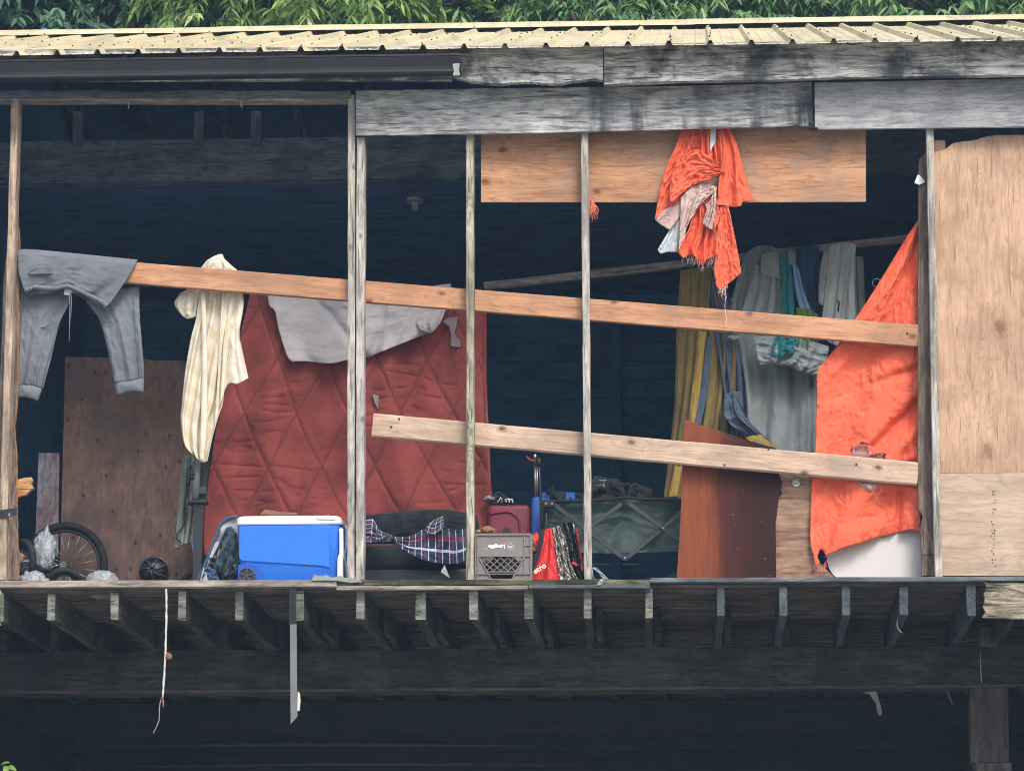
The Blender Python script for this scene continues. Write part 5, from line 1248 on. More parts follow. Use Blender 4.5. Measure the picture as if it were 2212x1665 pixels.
cloth('jacket_body', Z('Q5', (560, 520), (600, 480), (640, 500)), Z('Q6', (370, 190), (440, 200), (520, 200)), .95, M['slate'], T, left=Z('Q5', (560, 520), (560, 760), (660, 1400)) + Z('Q6', (370, 190)), right=Z('Q5', (640, 500), (800, 960), (830, 1400)) + Z('Q6', (520, 200)), fold=pleat(3, .03, .2, .2, .5, 105, .02, 5), nu=40, nv=80)
cloth('jacket_sleeve', Z('Q5', (660, 1420), (720, 1395), (790, 1390)), Z('Q6', (500, 190), (590, 190), (690, 262)), .84, M['slate'], T, left=Z('Q5', (660, 1420), (665, 1600)) + Z('Q6', (500, 190)), right=Z('Q5', (790, 1390), (845, 1600)) + Z('Q6', (690, 262)), fold=pleat(2, .02, .3, .3, .6, 106, .03, 4), nu=30, nv=36, puff=.03)
cloth('mustard_hem', Z('Q6', (495, 200), (590, 182), (610, 200), (688, 258)), Z('Q6', (520, 225), (580, 225), (640, 262), (690, 300)), .80, M['mustard_hi'], T, fold=wr(8, .006), nu=20, nv=8)
T = thing('grey_coat', 'long grey coat with fleece collar hanging in the middle of the pole', 'coat', P(1690, 985, .9))
YG = .90
cloth('coat_back', Z('Q5', (820, 330), (900, 262), (1000, 250), (1095, 280)), Z('Q5', (860, 2000), (1000, 2010), (1250, 2010), (1390, 2000)), YG + .05, M['coat'], T, left=Z('Q5', (820, 330), (740, 600), (700, 780), (780, 1100), (830, 1400), (860, 2000)), right=Z('Q5', (1095, 280), (1115, 700), (1400, 1000), (1400, 1400), (1390, 2000)), fold=pleat(2.8, .026, .1, .15, .4, 111, .014, 4), nu=90, nv=120)
cloth('coat_sleeve', Z('Q5', (900, 400), (960, 420), (1100, 520)), Z('Q5', (790, 790), (950, 800), (1112, 800)), YG - .02, M['coat'], T, left=Z('Q5', (900, 400), (840, 620), (790, 790)), right=Z('Q5', (1100, 520), (1115, 660), (1112, 800)), fold=pleat(3, .02, .3, .2, .5, 112, .008, 4), nu=40, nv=40, puff=.02)
cloth('fleece_collar', Z('Q5', (945, 335), (1010, 300), (1090, 300)), Z('Q5', (945, 485), (1020, 500), (1103, 520)), YG - .05, M['fleece'], T, fold=wr(11, .012, 4, 4), nu=30, nv=24, puff=.02)
cloth('puffed_hem', Z('Q5', (890, 960), (1100, 960), (1300, 990), (1480, 1040)), Z('Q5', (935, 1185), (1000, 1190), (1150, 1190), (1290, 1258), (1385, 1252)), YG - .10, M['coat'], T, left=Z('Q5', (890, 960), (905, 1080), (935, 1185)), right=Z('Q5', (1480, 1040), (1450, 1160), (1385, 1252)), fold=pleat(4, .016, .2, .3, .8, 114, .025, 4), nu=60, nv=30, puff=.04)
cloth('coat_cuff', Z('Q5', (680, 960), (740, 950), (800, 955)), Z('Q5', (710, 985), (745, 990), (800, 975)), YG - .04, M['fleece'], T, nu=12, nv=6, puff=.012)
T = thing('teal_jacket', 'teal and green jacket bundled over the pole between the grey coats', 'jacket', P(1720, 780, .85))
cloth('teal_sleeve', Z('Q5', (1092, 300), (1130, 285), (1180, 290)), Z('Q5', (1110, 800), (1160, 800), (1215, 800)), .84, M['teal'], T, left=Z('Q5', (1092, 300), (1105, 500), (1110, 800)), right=Z('Q5', (1180, 290), (1200, 500), (1215, 800)), fold=pleat(1.6, .016, .2, .2, .5, 121, .012, 4), nu=24, nv=50, puff=.02)
cloth('teal_hem', Z('Q5', (1075, 940), (1150, 935), (1230, 960)), Z('Q5', (1030, 1105), (1080, 1135), (1150, 1105), (1250, 1105)), .76, M['teal'], T, left=Z('Q5', (1075, 940), (1035, 1030), (1030, 1105)), right=Z('Q5', (1230, 960), (1240, 1040), (1250, 1105)), fold=pleat(3, .016, .2, .2, .7, 122, .02, 4), nu=40, nv=26, puff=.03)
cloth('green_hem', Z('Q5', (1220, 740), (1300, 740), (1390, 790)), Z('Q5', (1250, 1105), (1300, 1155), (1345, 1000)), .79, M['green'], T, left=Z('Q5', (1220, 740), (1235, 950), (1250, 1105)), fold=pleat(2.4, .018, .2, .2, .7, 123, .02, 4), nu=30, nv=40, puff=.02)
cloth('blue_lapel', Z('Q5', (1195, 400), (1215, 390), (1240, 440)), Z('Q5', (1255, 760), (1310, 740), (1350, 790)), .80, M['paleblue'], T, left=Z('Q5', (1195, 400), (1215, 600), (1255, 760)), right=Z('Q5', (1240, 440), (1280, 600), (1350, 790)), fold=pleat(2, .012, .2, .2, .7, 124, .012, 4), nu=20, nv=40)
cloth('blue_body', Z('Q5', (1200, 290), (1280, 250), (1400, 260)), Z('Q5', (1300, 790), (1350, 790), (1410, 790)), .90, M['navyblue'], T, fold=pleat(2, .02, .2, .2, .5, 125, .012, 4), nu=30, nv=50)
cloth('olive_collar', Z('Q5', (1155, 300), (1185, 285), (1218, 295)), Z('Q5', (1160, 390), (1190, 410), (1222, 380)), .80, M['sage'], T, nu=14, nv=12, puff=.02)
T = thing('fleece_coat', 'pale grey coat with fleece edge at the right end of the pole', 'coat', P(1850, 720, .85))
cloth('coat_front', Z('Q5', (1480, 260), (1560, 228), (1640, 232), (1690, 250)), Z('Q5', (1420, 960), (1550, 1040), (1690, 1000)), .80, M['coat2'], T, left=Z('Q5', (1480, 260), (1460, 500), (1425, 800), (1420, 960)), right=Z('Q5', (1690, 250), (1680, 500), (1690, 1000)), fold=pleat(2.2, .024, .3, .15, .4, 131, .010, 4), nu=50, nv=80, puff=.02)
cloth('coat_back', Z('Q5', (1650, 330), (1700, 335), (1745, 345)), Z('Q5', (1650, 1000), (1700, 1000), (1765, 960)), .92, M['coat'], T, fold=pleat(2, .018, .2, .1, .5, 132, .01, 4), nu=24, nv=50)
cloth('fleece_edge', Z('Q5', (1435, 300), (1460, 278), (1484, 272)), Z('Q5', (1395, 700), (1420, 720), (1440, 720)), .79, M['fleece'], T, left=Z('Q5', (1435, 300), (1405, 450), (1395, 700)), right=Z('Q5', (1484, 272), (1465, 480), (1440, 720)), fold=wr(14, .010, 3, 9), nu=16, nv=50, puff=.015)
tube('chest_zip', [P(*q, .755) for q in Z('Q5', (1548, 680), (1556, 700), (1550, 760))], .006, M['black'], T)

# ------------------------------------------------------------------ orange tarp in the right corner
T = thing('corner_tarp', 'torn orange tarp stretched behind both rails in the right corner', 'tarp', P(1870, 1200, .2))
def h1_(x, y):
    zx, zy = (x - 1437.1) * 2.858, (y - 875.2) * 2.858
    j1, j2 = 10 * nz(zx * .05, 0, 0, 5) + 9 * nz(zx * .17, 0, 0, 6), 8 * nz(zy * .1, 3, 0, 6)
    if 1146 + j2 < zx < 1252 + j2 and zy < 350 and zy > 238 + 1.6 * j1 + .006 * (zx - 1215) ** 2: return True
    if 1270 + j2 < zx < 1360 + j2 and zy < 350 and zy > 292 + j1 + .008 * (zx - 1320) ** 2: return True
    k = nz(x * .12, y * .12, 0, 3) * .25
    (a, b_), = Z('Q6', (965, 930))
    return ((x - a) / 8) ** 2 + ((y - b_) / 14) ** 2 < 1 + k
tb = Z('Q6', (928, 1000), (985, 935), (1100, 880), (1200, 850), (1300, 820), (1450, 782), (1530, 766), (1575, 785))
tl = [(1984, 474)] + Z('Q5', (2060, 230), (1920, 460), (1800, 650), (1680, 830), (1560, 1010), (1450, 1150), (1388, 1245), (1385, 1450)) + Z('Q6', (935, 0), (926, 290), (905, 470), (896, 830), (918, 930), (928, 1000))
def tfold(s, t):
    d = .045 * math.cos(2 * math.pi * (1.3 * s + 1.1 * t + .15 * nz(s * 2, t * 3, 0, 145))) * s * (1 - s) * 3 + .05 * math.exp(-((s - .78 + .5 * (t - .75)) / .05) ** 2) * max(0, t - .5) * .5
    d += .030 * (abs(nz(s * 3 + t * 2, t * 8, 0, 141)) + .55 * abs(nz(s * 8 + 5 * t, t * 24 - s * 5, 0, 142)) + .4 * abs(nz(s * 22, t * 60, 0, 143)))
    d += .09 * math.exp(-((t - .58 - .34 * (1 - s)) / .025) ** 2) * s - .08 * math.exp(-((t - .65 - .42 * (1 - s)) / .035) ** 2) * s + .05 * math.exp(-((t - .48 - .12 * (1 - s)) / .015) ** 2) * s * s - .05 * math.exp(-((t - .88 + .12 * (1 - s)) / .02) ** 2) + .07 * math.exp(-((s - .84 + .25 * (t - .8)) / .03) ** 2) * max(0, t - .45) - .03 * math.exp(-((t - .86 + .10 * s) / .018) ** 2) * (.3 + s)
    d += .006 * abs(nz(s * 6, t * 140, 0, 147))
    if t > .93: d -= .01 * math.sin((t - .93) / .07 * math.pi)
    return d if d > -.012 else -.012 - .012 * math.tanh((-d - .012) / .03)
cloth('tarp_sheet', [(1984, 474), (1990, 472), (1997, 470)], tb, .185, M['tarp'], T, left=tl, right=[(1997, 470), (1996, 800), (1990, 1050), (1988, 1150)], fold=tfold, nu=120, nv=220, hole=h1_, ragb=1.0, thick=.003, seed=4)
cloth('torn_lining_and_fill', Z('Q6', (1188, 470), (1250, 470), (1318, 470)), Z('Q6', (1215, 505), (1265, 530), (1300, 515)), .165, M['tarp_back'], T, fold=lambda s_, t_: -.02 * math.sin(3 * t_) + .008 * math.sin(9 * s_), nu=20, nv=12, ragb=2.0, thick=.002)
cloth('torn_lining_and_fill', Z('Q6', (1140, 262), (1200, 258), (1260, 285), (1370, 300)), Z('Q6', (1140, 345), (1250, 350), (1370, 350)), .212, M['tarp_back'], T, fold=lambda s_, t_: .012 * nz(s_ * 5, t_ * 3, 0, 4), nu=30, nv=12, thick=.002)  # added pale cloth behind the tear, to brighten the shaded hole
fringe('frayed_threads', Z('Q6', (1155, 240), (1240, 240), (1320, 275), (1345, 275)), .172, 20, 60, M['thread_o'], T, 1, wild=3, r=.0018)
fringe('frayed_threads', Z('Q6', (1170, 490), (1300, 545), (1335, 510)), .175, 14, 16, M['thread'], T, 2, wild=3)
fringe('frayed_threads', Z('Q6', (915, 985), (960, 1000), (1000, 950)), .18, 26, 14, M['thread_o'], T, 3, r=.0018, wild=5)
fringe('frayed_threads', tb[1:5], .18, 5, 60, M['thread_o'], T, 4, r=.0009, wild=2)

# ------------------------------------------------------------------ torn orange tarp hanging from the header
T = thing('hanging_tarp', 'torn bunched orange tarp hanging from the header over the plywood strip', 'tarp', P(1520, 620, .05))
YH = .045
def cr(seed, amp=.012, n=2.0, a=.014, sc=7): return pleat(n, a, .2, .25, .6, seed, amp, sc)
def t4(*p): return Z('T4', *p)
cloth('left_flap', t4((440, 60), (510, 55), (590, 60)), t4((202, 850), (300, 780), (410, 690), (520, 590)), YH + .01, M['tarp'], T, left=t4((440, 60), (370, 240), (290, 430), (235, 650), (202, 850)), right=t4((590, 60), (590, 250), (560, 420), (520, 590)), fold=cr(151, .022), nu=50, nv=80, ragb=.8, thick=.003)
cloth('front_fold', t4((395, 345), (470, 290), (560, 255), (640, 300), (740, 385)), t4((330, 720), (480, 590), (560, 545), (650, 510), (800, 455)), YH - .045, M['tarp'], T, left=t4((395, 345), (340, 500), (325, 620), (330, 720)), right=t4((740, 385), (760, 425), (800, 455)), fold=cr(152, .026, 1.4), nu=60, nv=50, ragb=.8, thick=.003)
cloth('middle_pleats', t4((580, 60), (640, 55), (700, 60), (770, 60)), t4((600, 340), (670, 330), (720, 380), (790, 430)), YH, M['tarp'], T, fold=cr(153, .010, 3.5, .02), nu=44, nv=40, thick=.003)
cloth('right_flap', t4((740, 60), (800, 55), (835, 62)), t4((735, 725), (830, 738), (870, 745), (930, 735), (950, 700), (1042, 690)), YH - .01, M['tarp'], T, left=t4((740, 60), (770, 300), (745, 500), (735, 725)), right=t4((835, 62), (900, 220), (960, 450), (1042, 690)), fold=cr(154, .014, 1.6, .02), nu=50, nv=90, ragb=.8, thick=.003)
cloth('lining_strip', t4((672, 62), (700, 58), (722, 62)), t4((668, 290), (690, 240), (715, 200)), YH - .022, M['tarp_white'], T, nu=8, nv=20)
cloth('inner_tail', t4((510, 640), (580, 600), (690, 600)), t4((440, 1180), (520, 1150), (600, 1240), (640, 1195), (740, 1150)), YH + .015, M['tarp'], T, left=t4((510, 640), (500, 900), (400, 1100), (440, 1180)), right=t4((690, 600), (740, 900), (740, 1150)), fold=cr(155, .012, 3.2, .024), nu=60, nv=70, ragb=1.0, thick=.003)
cloth('pale_lining', t4((230, 800), (330, 740), (420, 680)), t4((205, 852), (260, 900), (325, 940)), YH + .005, M['tarp_back'], T, right=t4((420, 680), (410, 820), (325, 940)), fold=cr(156, .008, 1, .006), nu=24, nv=20, thick=.003)
cloth('pale_lining', t4((420, 660), (520, 570), (600, 545), (720, 570)), t4((405, 1110), (450, 1030), (480, 900), (610, 690)), YH - .02, M['tarp_back'], T, left=t4((420, 660), (415, 900), (405, 1110)), right=t4((720, 570), (700, 620), (610, 690)), fold=cr(157, .012, 2, .014), nu=40, nv=50, ragb=1, thick=.003)
cloth('white_lining', t4((330, 930), (375, 850), (420, 760)), t4((225, 1105), (250, 1140), (310, 1125), (410, 1130)), YH + .025, M['tarp_white'], T, left=t4((330, 930), (270, 1030), (225, 1105)), right=t4((420, 760), (425, 950), (410, 1130)), fold=cr(158, .008, 1.6, .01), nu=24, nv=30, thick=.003)
cloth('torn_strip', t4((610, 690), (650, 720), (725, 570)), t4((605, 880), (640, 915), (690, 940)), YH - .035, M['tarp_back'], T, left=t4((610, 690), (640, 760), (605, 880)), right=t4((725, 570), (715, 750), (690, 940)), fold=cr(159, .012, 2.5, .014), nu=20, nv=36, ragb=1, rags=1, thick=.003)
cloth('right_tail', t4((740, 735), (790, 735), (826, 738)), t4((725, 1420), (760, 1445), (820, 1400), (880, 1350), (935, 1300)), YH + .0, M['tarp'], T, left=t4((740, 735), (730, 900), (735, 1080), (705, 1260), (725, 1420)), right=t4((826, 738), (870, 950), (910, 1150), (935, 1300)), fold=cr(160, .018, 1.3, .012), nu=44, nv=80, ragb=1.2, rags=1.0, thick=.003)
cloth('torn_edge', t4((690, 640), (740, 690)), t4((700, 960), (740, 860)), YH - .028, M['thread_o'], T, fold=wr(19, .02, 6, 12), nu=10, nv=30, rags=2)
fringe('frayed_threads', t4((735, 1425), (780, 1440), (815, 1405)), YH, 16, 18, M['thread'], T, 5, r=.0016, wild=3)
fringe('frayed_threads', t4((430, 1170), (520, 1150), (610, 1235), (700, 1170)), YH + .01, 22, 16, M['thread'], T, 6, r=.0014, wild=5)
fringe('frayed_threads', t4((710, 900), (735, 1080), (708, 1260), (722, 1400)), YH - .01, 5, 40, M['thread'], T, 7, r=.001, wild=4)
tubes('long_threads', [[P(*q, .08 + .02 * i) for i, q in enumerate(t4((800, 1420), (803, 1500), (795, 1560), (800, 1610), (815, 1640)))][:1] + [P(*q, .07) for q in t4((803, 1500), (795, 1580), (800, 1640), (812, 1690), (798, 1720), (815, 1750))], [P(*q, .06) for q in t4((760, 1440), (765, 1500), (800, 1545), (810, 1500))]], .0020, M['thread'], T)
T = thing('tarp_scrap', 'frayed orange scrap snagged beside the right middle stud', 'scrap', P(1280, 490, .08))
cloth('scrap_cloth', Z('Z2', (1598, 1255), (1612, 1262)), Z('Z2', (1612, 1400), (1655, 1360)), .07, M['tarp'], T, fold=wr(4, .01), nu=8, nv=16, rags=1.5, ragb=1.5)
fringe('frayed_threads', Z('Z2', (1605, 1270), (1620, 1290), (1650, 1330), (1660, 1340)), .065, 42, 34, M['thread_o'], T, 8, r=.0017, wild=8)

# ------------------------------------------------------------------ lamp, strap, rope, small scraps
lz = zc - .012
lp = P(897, 444, 2.75)
T = thing('ceiling_lamp', 'pale porcelain bulb holder on the dark ceiling', 'lamp', (lp.x, lp.y, lz))
pl = plain('porcelain', C(186, 192, 190), .5)
disc('base_plate', (lp.x, lp.y, lz - .012), .062, .022, pl, T, 28, (0, 0, 1))
tube('socket', [(lp.x, lp.y, lz - .024), (lp.x, lp.y, lz - .05), (lp.x, lp.y, lz - .085)], .03, pl, T, 18, radii=[.04, .028, .022])
T = thing('hanging_strap', 'black and grey strap hanging below the sill with cut point', 'strap', P(632, 1400, -.05))
slab('black_part', Z('B1', (1873, 135), (1916, 140), (1922, 368), (1876, 372)), -.045, .004, M['black'], T)
slab('grey_part', Z('B1', (1880, 369), (1922, 366), (1928, 965), (1884, 1015)), -.046, .003, fabric('grey_webbing', C(112, 116, 117), .12, bump=.3), T)
slab('tag_end', rag(Z('B1', (1930, 800), (1945, 815), (1948, 870), (1942, 928), (1928, 928)), 3, .5, 2), -.044, .003, fabric('cream_webbing', C(216, 198, 178), .12), T)
T = thing('hanging_rope', 'frayed white rope dangling from the floor edge', 'rope', P(358, 1280, -.02))
rp = resample(Z('B1', (1078, 140), (1080, 260), (1077, 400), (1072, 540), (1066, 680), (1060, 780), (1054, 845)), 40)
tube('rope_strand', [P(x + .7 * nz(i * .6, 0, 0, 2), y, -.02) for i, (x, y) in enumerate(rp)], .006, fabric('white_rope', C(216, 210, 204), .2, bump=.8, wr=90), T, 7, radii=[.0065 * (1 + .5 * nz(i * .5, 1, 0, 3)) for i in range(41)])
rp = resample(Z('B1', (1045, 850), (1034, 900), (1032, 985), (1015, 1030), (993, 1075)), 24)
tube('rope_tail', [P(x + 1.0 * nz(i * .7, 0, 0, 5), y, -.02) for i, (x, y) in enumerate(rp)], .004, M['stuffing'], T, 6)
tube('rope_tail', [P(*q, -.02) for q in Z('B1', (1057, 850), (1058, 905))], .002, M['thread'], T, 5)
disc('red_tie', P(*Z('B1', (1052, 848))[0], -.02), .010, .010, M['red_bag'], T, 10, (0, 0, 1))
lump('caught_debris', P(*Z('B1', (1094, 578))[0], -.02), (.020, .015, .024), .6, 5, M['paper'], T, fr=3)
T = thing('white_ribbon', 'pale blue-white plastic ribbon hanging over the sill', 'ribbon', P(1300, 1256, 0))
cloth('ribbon_loop', Z('Q4', (690, 1345), (725, 1338), (755, 1355)), Z('Q4', (820, 1470), (845, 1475), (868, 1472)), -.02, M['white_paper'], T, fold=wr(4, .02, 2, 3), nu=8, nv=20, thick=.001)
cloth('ribbon_end', Z('Q4', (780, 1460), (815, 1470)), Z('Q4', (730, 1535), (790, 1535)), -.05, M['white_paper'], T, fold=wr(5, .01, 2, 3), nu=6, nv=12, thick=.001)
tube('ribbon_edge', [P(*q, -.015) for q in Z('Q4', (692, 1350), (690, 1420), (712, 1470))], .003, M['white_paper'], T)
T = slab('torn_flashing', rag(Z('Q2', (1440, 1030), (1460, 995), (1520, 1015), (1590, 1000), (1660, 1030), (1740, 1010), (1800, 1035), (1920, 1040), (1985, 1075), (1860, 1085), (1690, 1062), (1440, 1062)), 4, .6, 6, .4), -.045, .006, M['gutter_in']); tag(T, 'torn pale metal flashing strip at the foot of the double stud', 'flashing')
T = slab('hanging_rag', rag(Z('B3', (1172, 815), (1195, 803), (1262, 803), (1265, 825), (1285, 890), (1296, 950), (1280, 962), (1265, 940), (1255, 880), (1215, 820)), 4, .5, 3), YBm - .02, .006, M['stuffing']); tag(T, 'pale bent rag hanging under the dark lower beam', 'rag')
T = slab('beam_rag', Z('B3', (1710, 800), (1725, 800), (1760, 890), (1748, 895)), YBm - .02, .005, M['dk_metal']); tag(T, 'thin grey scrap hanging under the beam near the post', 'scrap')
tubes_o = tube('thin_string', [P(*q, YBm - .015) for q in Z('B3', (1932, 540), (1936, 690), (1940, 745))], .003, M['thread']); tag(tubes_o, 'thin pale string hanging down the beam above the post', 'string')
tg = tube('loose_wire', [P(*q, .25) for q in resample(Z('B3', (1395, 330), (1392, 370), (1405, 405), (1425, 422)), 10)], .003, M['thread']); tag(tg, 'thin curled wire beside a painted joist end', 'wire')
T = thing('black_tape', 'black tape wrapped round the left post', 'tape', P(15, 1110, -.01))
slab('tape_band', Z('Z5', (-60, 910), (40, 900), (145, 882), (147, 945), (60, 968), (-60, 968)), -.012, .006, M['black_gloss'], T)
slab('tape_print', Z('Z5', (68, 955), (80, 925), (92, 955)), -.0135, .001, M['steel'], T)
tubes('nail_tips', [[P(*q, -.02) for q in Z('Z1', (832, 650), (836, 680), (830, 708))], [P(*q, -.02) for q in Z('Z1', (1562, 600), (1560, 690))], [P(*q, -.02) for q in Z('Z1', (1570, 655), (1568, 705))]], .004, M['steel'], B)

# ------------------------------------------------------------------ trees behind, plant in front
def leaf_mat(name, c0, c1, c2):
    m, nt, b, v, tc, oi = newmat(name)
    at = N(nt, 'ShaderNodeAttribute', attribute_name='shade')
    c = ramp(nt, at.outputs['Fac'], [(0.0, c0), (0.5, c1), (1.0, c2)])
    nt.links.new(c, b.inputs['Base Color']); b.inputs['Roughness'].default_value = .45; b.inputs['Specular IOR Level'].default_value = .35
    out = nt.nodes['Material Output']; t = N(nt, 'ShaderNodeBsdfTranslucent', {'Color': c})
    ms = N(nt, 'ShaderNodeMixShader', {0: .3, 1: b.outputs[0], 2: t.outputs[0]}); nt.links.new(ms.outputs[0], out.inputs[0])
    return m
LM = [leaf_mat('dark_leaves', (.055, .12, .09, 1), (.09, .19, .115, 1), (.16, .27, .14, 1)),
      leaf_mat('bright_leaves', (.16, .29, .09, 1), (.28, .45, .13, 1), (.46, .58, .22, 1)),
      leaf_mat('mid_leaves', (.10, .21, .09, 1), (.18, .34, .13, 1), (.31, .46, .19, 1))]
BARK = wood('bark', C(50, 44, 38), C(88, 80, 70), C(120, 110, 98), 'X', 1.2, bump=1.0)
def leaves(name, base, d, L, Wd, mat, parent, seed, shade):
    """many folded lance-shaped leaves as one crown: base points, directions, lengths, widths"""
    rs = np.random.RandomState(seed); n = len(base)
    d = d / np.linalg.norm(d, axis=1, keepdims=True)
    rv = rs.normal(size=(n, 3)) * .5 + np.array([0, -.25, 1.0]); sd = np.cross(d, rv); sd /= np.linalg.norm(sd, axis=1, keepdims=True)
    nr = np.cross(sd, d); g = np.array([0, 0, -1.0]); L = L[:, None]; Wd = Wd[:, None]
    s0 = base; s1 = base + d * L * .35; s2 = base + d * L * .7 + g * L * .06; s3 = base + d * L + g * L * .2
    l1 = s1 + sd * Wd * .5 + nr * Wd * .12; r1_ = s1 - sd * Wd * .5 + nr * Wd * .12
    l2 = s2 + sd * Wd * .36 + nr * Wd * .1; r2_ = s2 - sd * Wd * .36 + nr * Wd * .1
    V = np.stack([s0, s1, s2, s3, l1, r1_, l2, r2_], 1).reshape(-1, 3)
    c = V.mean(0); V = V - c
    T_ = np.array([[0, 4, 1], [0, 1, 5], [4, 6, 1], [6, 2, 1], [1, 2, 5], [2, 7, 5], [6, 3, 2], [2, 3, 7]])
    Fc = (T_[None] + (np.arange(n) * 8)[:, None, None]).reshape(-1, 3)
    me = bpy.data.meshes.new(name)
    me.vertices.add(len(V)); me.vertices.foreach_set('co', V.astype(np.float32).ravel())
    me.loops.add(len(Fc) * 3); me.loops.foreach_set('vertex_index', Fc.astype(np.int32).ravel())
    me.polygons.add(len(Fc)); me.polygons.foreach_set('loop_start', np.arange(0, len(Fc) * 3, 3).astype(np.int32))
    me.polygons.foreach_set('loop_total', np.full(len(Fc), 3, np.int32))
    me.update(calc_edges=True)
    at = me.attributes.new('shade', 'FLOAT', 'POINT'); at.data.foreach_set('value', np.repeat(shade, 8).astype(np.float32))
    me.materials.append(mat)
    return put(bpy.data.objects.new(name, me), Matrix.Translation(Vector(c)), parent)
def tree(name, label, x, y, zc_, rx, rz, lm, seed, ncl, llen, broad=.2):
    rs = np.random.RandomState(seed); T = thing(name, label, 'tree', (x, y, 0), 'trees behind the shed')
    top = Vector((x + rs.uniform(-.3, .3), y, zc_ + rz * .5))
    tr = [Vector((x, y, -.1)).lerp(top, f) + Vector((.12 * math.sin(f * 5 + seed), .1 * math.cos(f * 4), 0)) for f in np.linspace(0, 1, 10)]
    tube('trunk', tr, .2, BARK, T, 10, radii=[.20 * (1 - .85 * f) + .02 for f in np.linspace(0, 1, 10)])
    for k in range(9):
        a = rs.uniform(0, 6.28); s = tr[5 + k % 5]; e_ = Vector((x + rx * .75 * math.cos(a), y + rx * .75 * math.sin(a), zc_ + rs.uniform(-.5, .6) * rz))
        m_ = s.lerp(e_, .5) + Vector((0, 0, .25)); tube('limb', [s, s.lerp(m_, .6), m_, m_.lerp(e_, .6), e_], .05, BARK, T, 7, radii=[.06, .05, .038, .025, .012])
    # leaf sprays: clusters spread through the crown, denser to the outside
    u = rs.normal(size=(ncl, 3)); u /= np.linalg.norm(u, axis=1, keepdims=True)
    r = rs.uniform(.35, 1, ncl) ** .5
    ang = np.arctan2(u[:, 1], u[:, 0]); bump_ = 1 + .16 * np.sin(ang * 5 + seed) + .12 * np.sin(u[:, 2] * 7 + seed * 2)
    ctr = u * (r * bump_)[:, None] * np.array([rx, rx * .8, rz]) + np.array([x, y, zc_])
    kl = 11
    tw = u * .5 + rs.normal(size=(ncl, 3)) * .5; tw[:, 2] -= .35; tw /= np.linalg.norm(tw, axis=1, keepdims=True)
    f = np.linspace(0, 1, kl)[None, :, None]
    base = ctr[:, None, :] + tw[:, None, :] * f * llen * 1.6 + rs.normal(size=(ncl, kl, 3)) * .012
    sidev = np.cross(tw, [0, 0, 1.0]); sidev /= np.linalg.norm(sidev, axis=1, keepdims=True) + 1e-6
    sgn = np.where(np.arange(kl) % 2 == 0, 1, -1)[None, :, None]
    dv = tw[:, None, :] * .7 + sidev[:, None, :] * sgn * .8 + rs.normal(size=(ncl, kl, 3)) * .22; dv[:, :, 2] -= .45
    n = ncl * kl
    clsh = np.repeat(np.clip(rs.normal(.5, .25, ncl), 0, 1), kl)
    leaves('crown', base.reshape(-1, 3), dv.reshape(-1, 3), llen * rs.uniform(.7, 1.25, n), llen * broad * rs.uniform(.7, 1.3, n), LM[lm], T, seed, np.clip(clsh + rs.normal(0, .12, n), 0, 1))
YT0 = 7.4
TR = [(-90, 0, .13, .42, 'tree with broad dark leaves at the left above the roof'), (330, 0, .12, .36, 'dark bluish tree left of the bright leafy tree'), (640, 1, .145, .23, 'bright yellow-green tree with long drooping leaves above the left roof'),
      (1010, 1, .14, .23, 'bright drooping-leaved tree above the middle of the roof'), (1400, 2, .14, .22, 'mid-green drooping-leaved tree right of the middle'),
      (1740, 2, .14, .22, 'green tree above the joint between the two header boards'), (2080, 2, .14, .22, 'green drooping-leaved tree above the right front stud'), (2420, 1, .14, .22, 'yellow-green tree at the far right corner above the roof')]
for i, (ux, lm, ll, br, lab) in enumerate(TR):
    c = P(ux, 20, YT0 + (i % 2) * .8)
    tree('leafy_tree', lab, c.x, c.y, c.z + .35, 1.35, 2.0, lm, 200 + i, 1900, ll, br)
for i, ux in enumerate((100, 800, 1560, 2240)):
    c = P(ux, 20, YT0 + 4.2)
    tree('background_tree', ['dark tree deep behind the left of the roof', 'shaded tree seen through gaps behind the bright leaves', 'shaded tree deep behind the middle right of the roof', 'shaded tree deep behind the right end'][i], c.x, c.y, c.z + .2, 2.1, 2.4, 0, 300 + i, 1700, .17, .34)
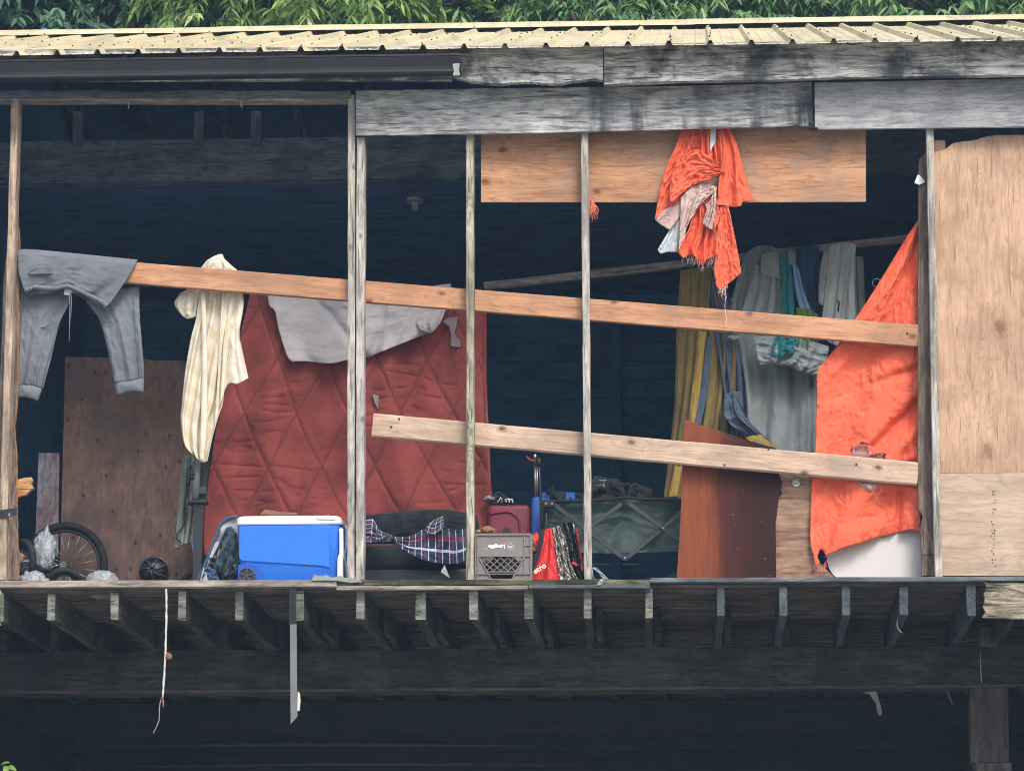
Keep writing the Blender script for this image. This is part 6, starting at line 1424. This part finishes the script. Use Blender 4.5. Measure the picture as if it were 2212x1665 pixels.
# climbing plant at the left edge, in front of the shed
T = thing('leafy_vine', 'bright green leafy vine at the left edge of the picture', 'vine', P(-30, 1800, -.5))
st = [P(x, y, -.5) for x, y in ((-40, 2330), (-30, 1900), (-14, 1675), (-24, 1500), (-14, 1330), (-8, 1265), (-20, 1180))]
tube('stem', st, .008, BARK, T, 7)
rs = np.random.RandomState(5); bs, ds = [], []
for (x, y, dx, dz) in ((-6, 1268, .5, -.8), (-8, 1300, .2, -.6), (-12, 1345, .5, -.1), (0, 1652, .8, .3), (-2, 1655, -.6, .5), (8, 1652, .6, -.8), (14, 1655, .9, -.2), (-4, 1660, .2, -1), (-20, 1520, .1, -.6), (-22, 1430, -.6, -.3), (-26, 1190, .2, .5), (-12, 1700, .6, -.4), (-25, 1800, .5, -.2), (-30, 1900, -.5, 0)):
    bs.append(tuple(P(x, y, -.5))); ds.append((dx, -.25, dz))
n = len(bs)
lc = leaves('leaf_cluster', np.array(bs), np.array(ds, float), rs.uniform(.05, .08, n), rs.uniform(.03, .045, n), leaf_mat('vine_leaves', (.14, .30, .04, 1), (.22, .42, .07, 1), (.34, .5, .12, 1)), T, 3, rs.uniform(0, 1, n))
lc['kind'] = 'stuff'

# ------------------------------------------------------------------ the hazy summer air
hm_ = bpy.data.materials.new('thin_haze'); hm_.use_nodes = True
hn = hm_.node_tree; hn.nodes.clear()
ho = hn.nodes.new('ShaderNodeOutputMaterial'); hv = hn.nodes.new('ShaderNodeVolumePrincipled')
hv.inputs['Color'].default_value = (.45, .72, 1.0, 1); hv.inputs['Density'].default_value = .0019; hv.inputs['Anisotropy'].default_value = 0.0
hn.links.new(hv.outputs[0], ho.inputs['Volume'])
q = 256; V = [(x, y, z) for z in (-1.5, 19.0) for (x, y) in ((-q, -q), (q, -q), (q, q), (-q, q))]
tag(obj('haze', V, [(3, 2, 1, 0), (4, 5, 6, 7), (0, 1, 5, 4), (1, 2, 6, 5), (2, 3, 7, 6), (3, 0, 4, 7)], hm_), kind='stuff')
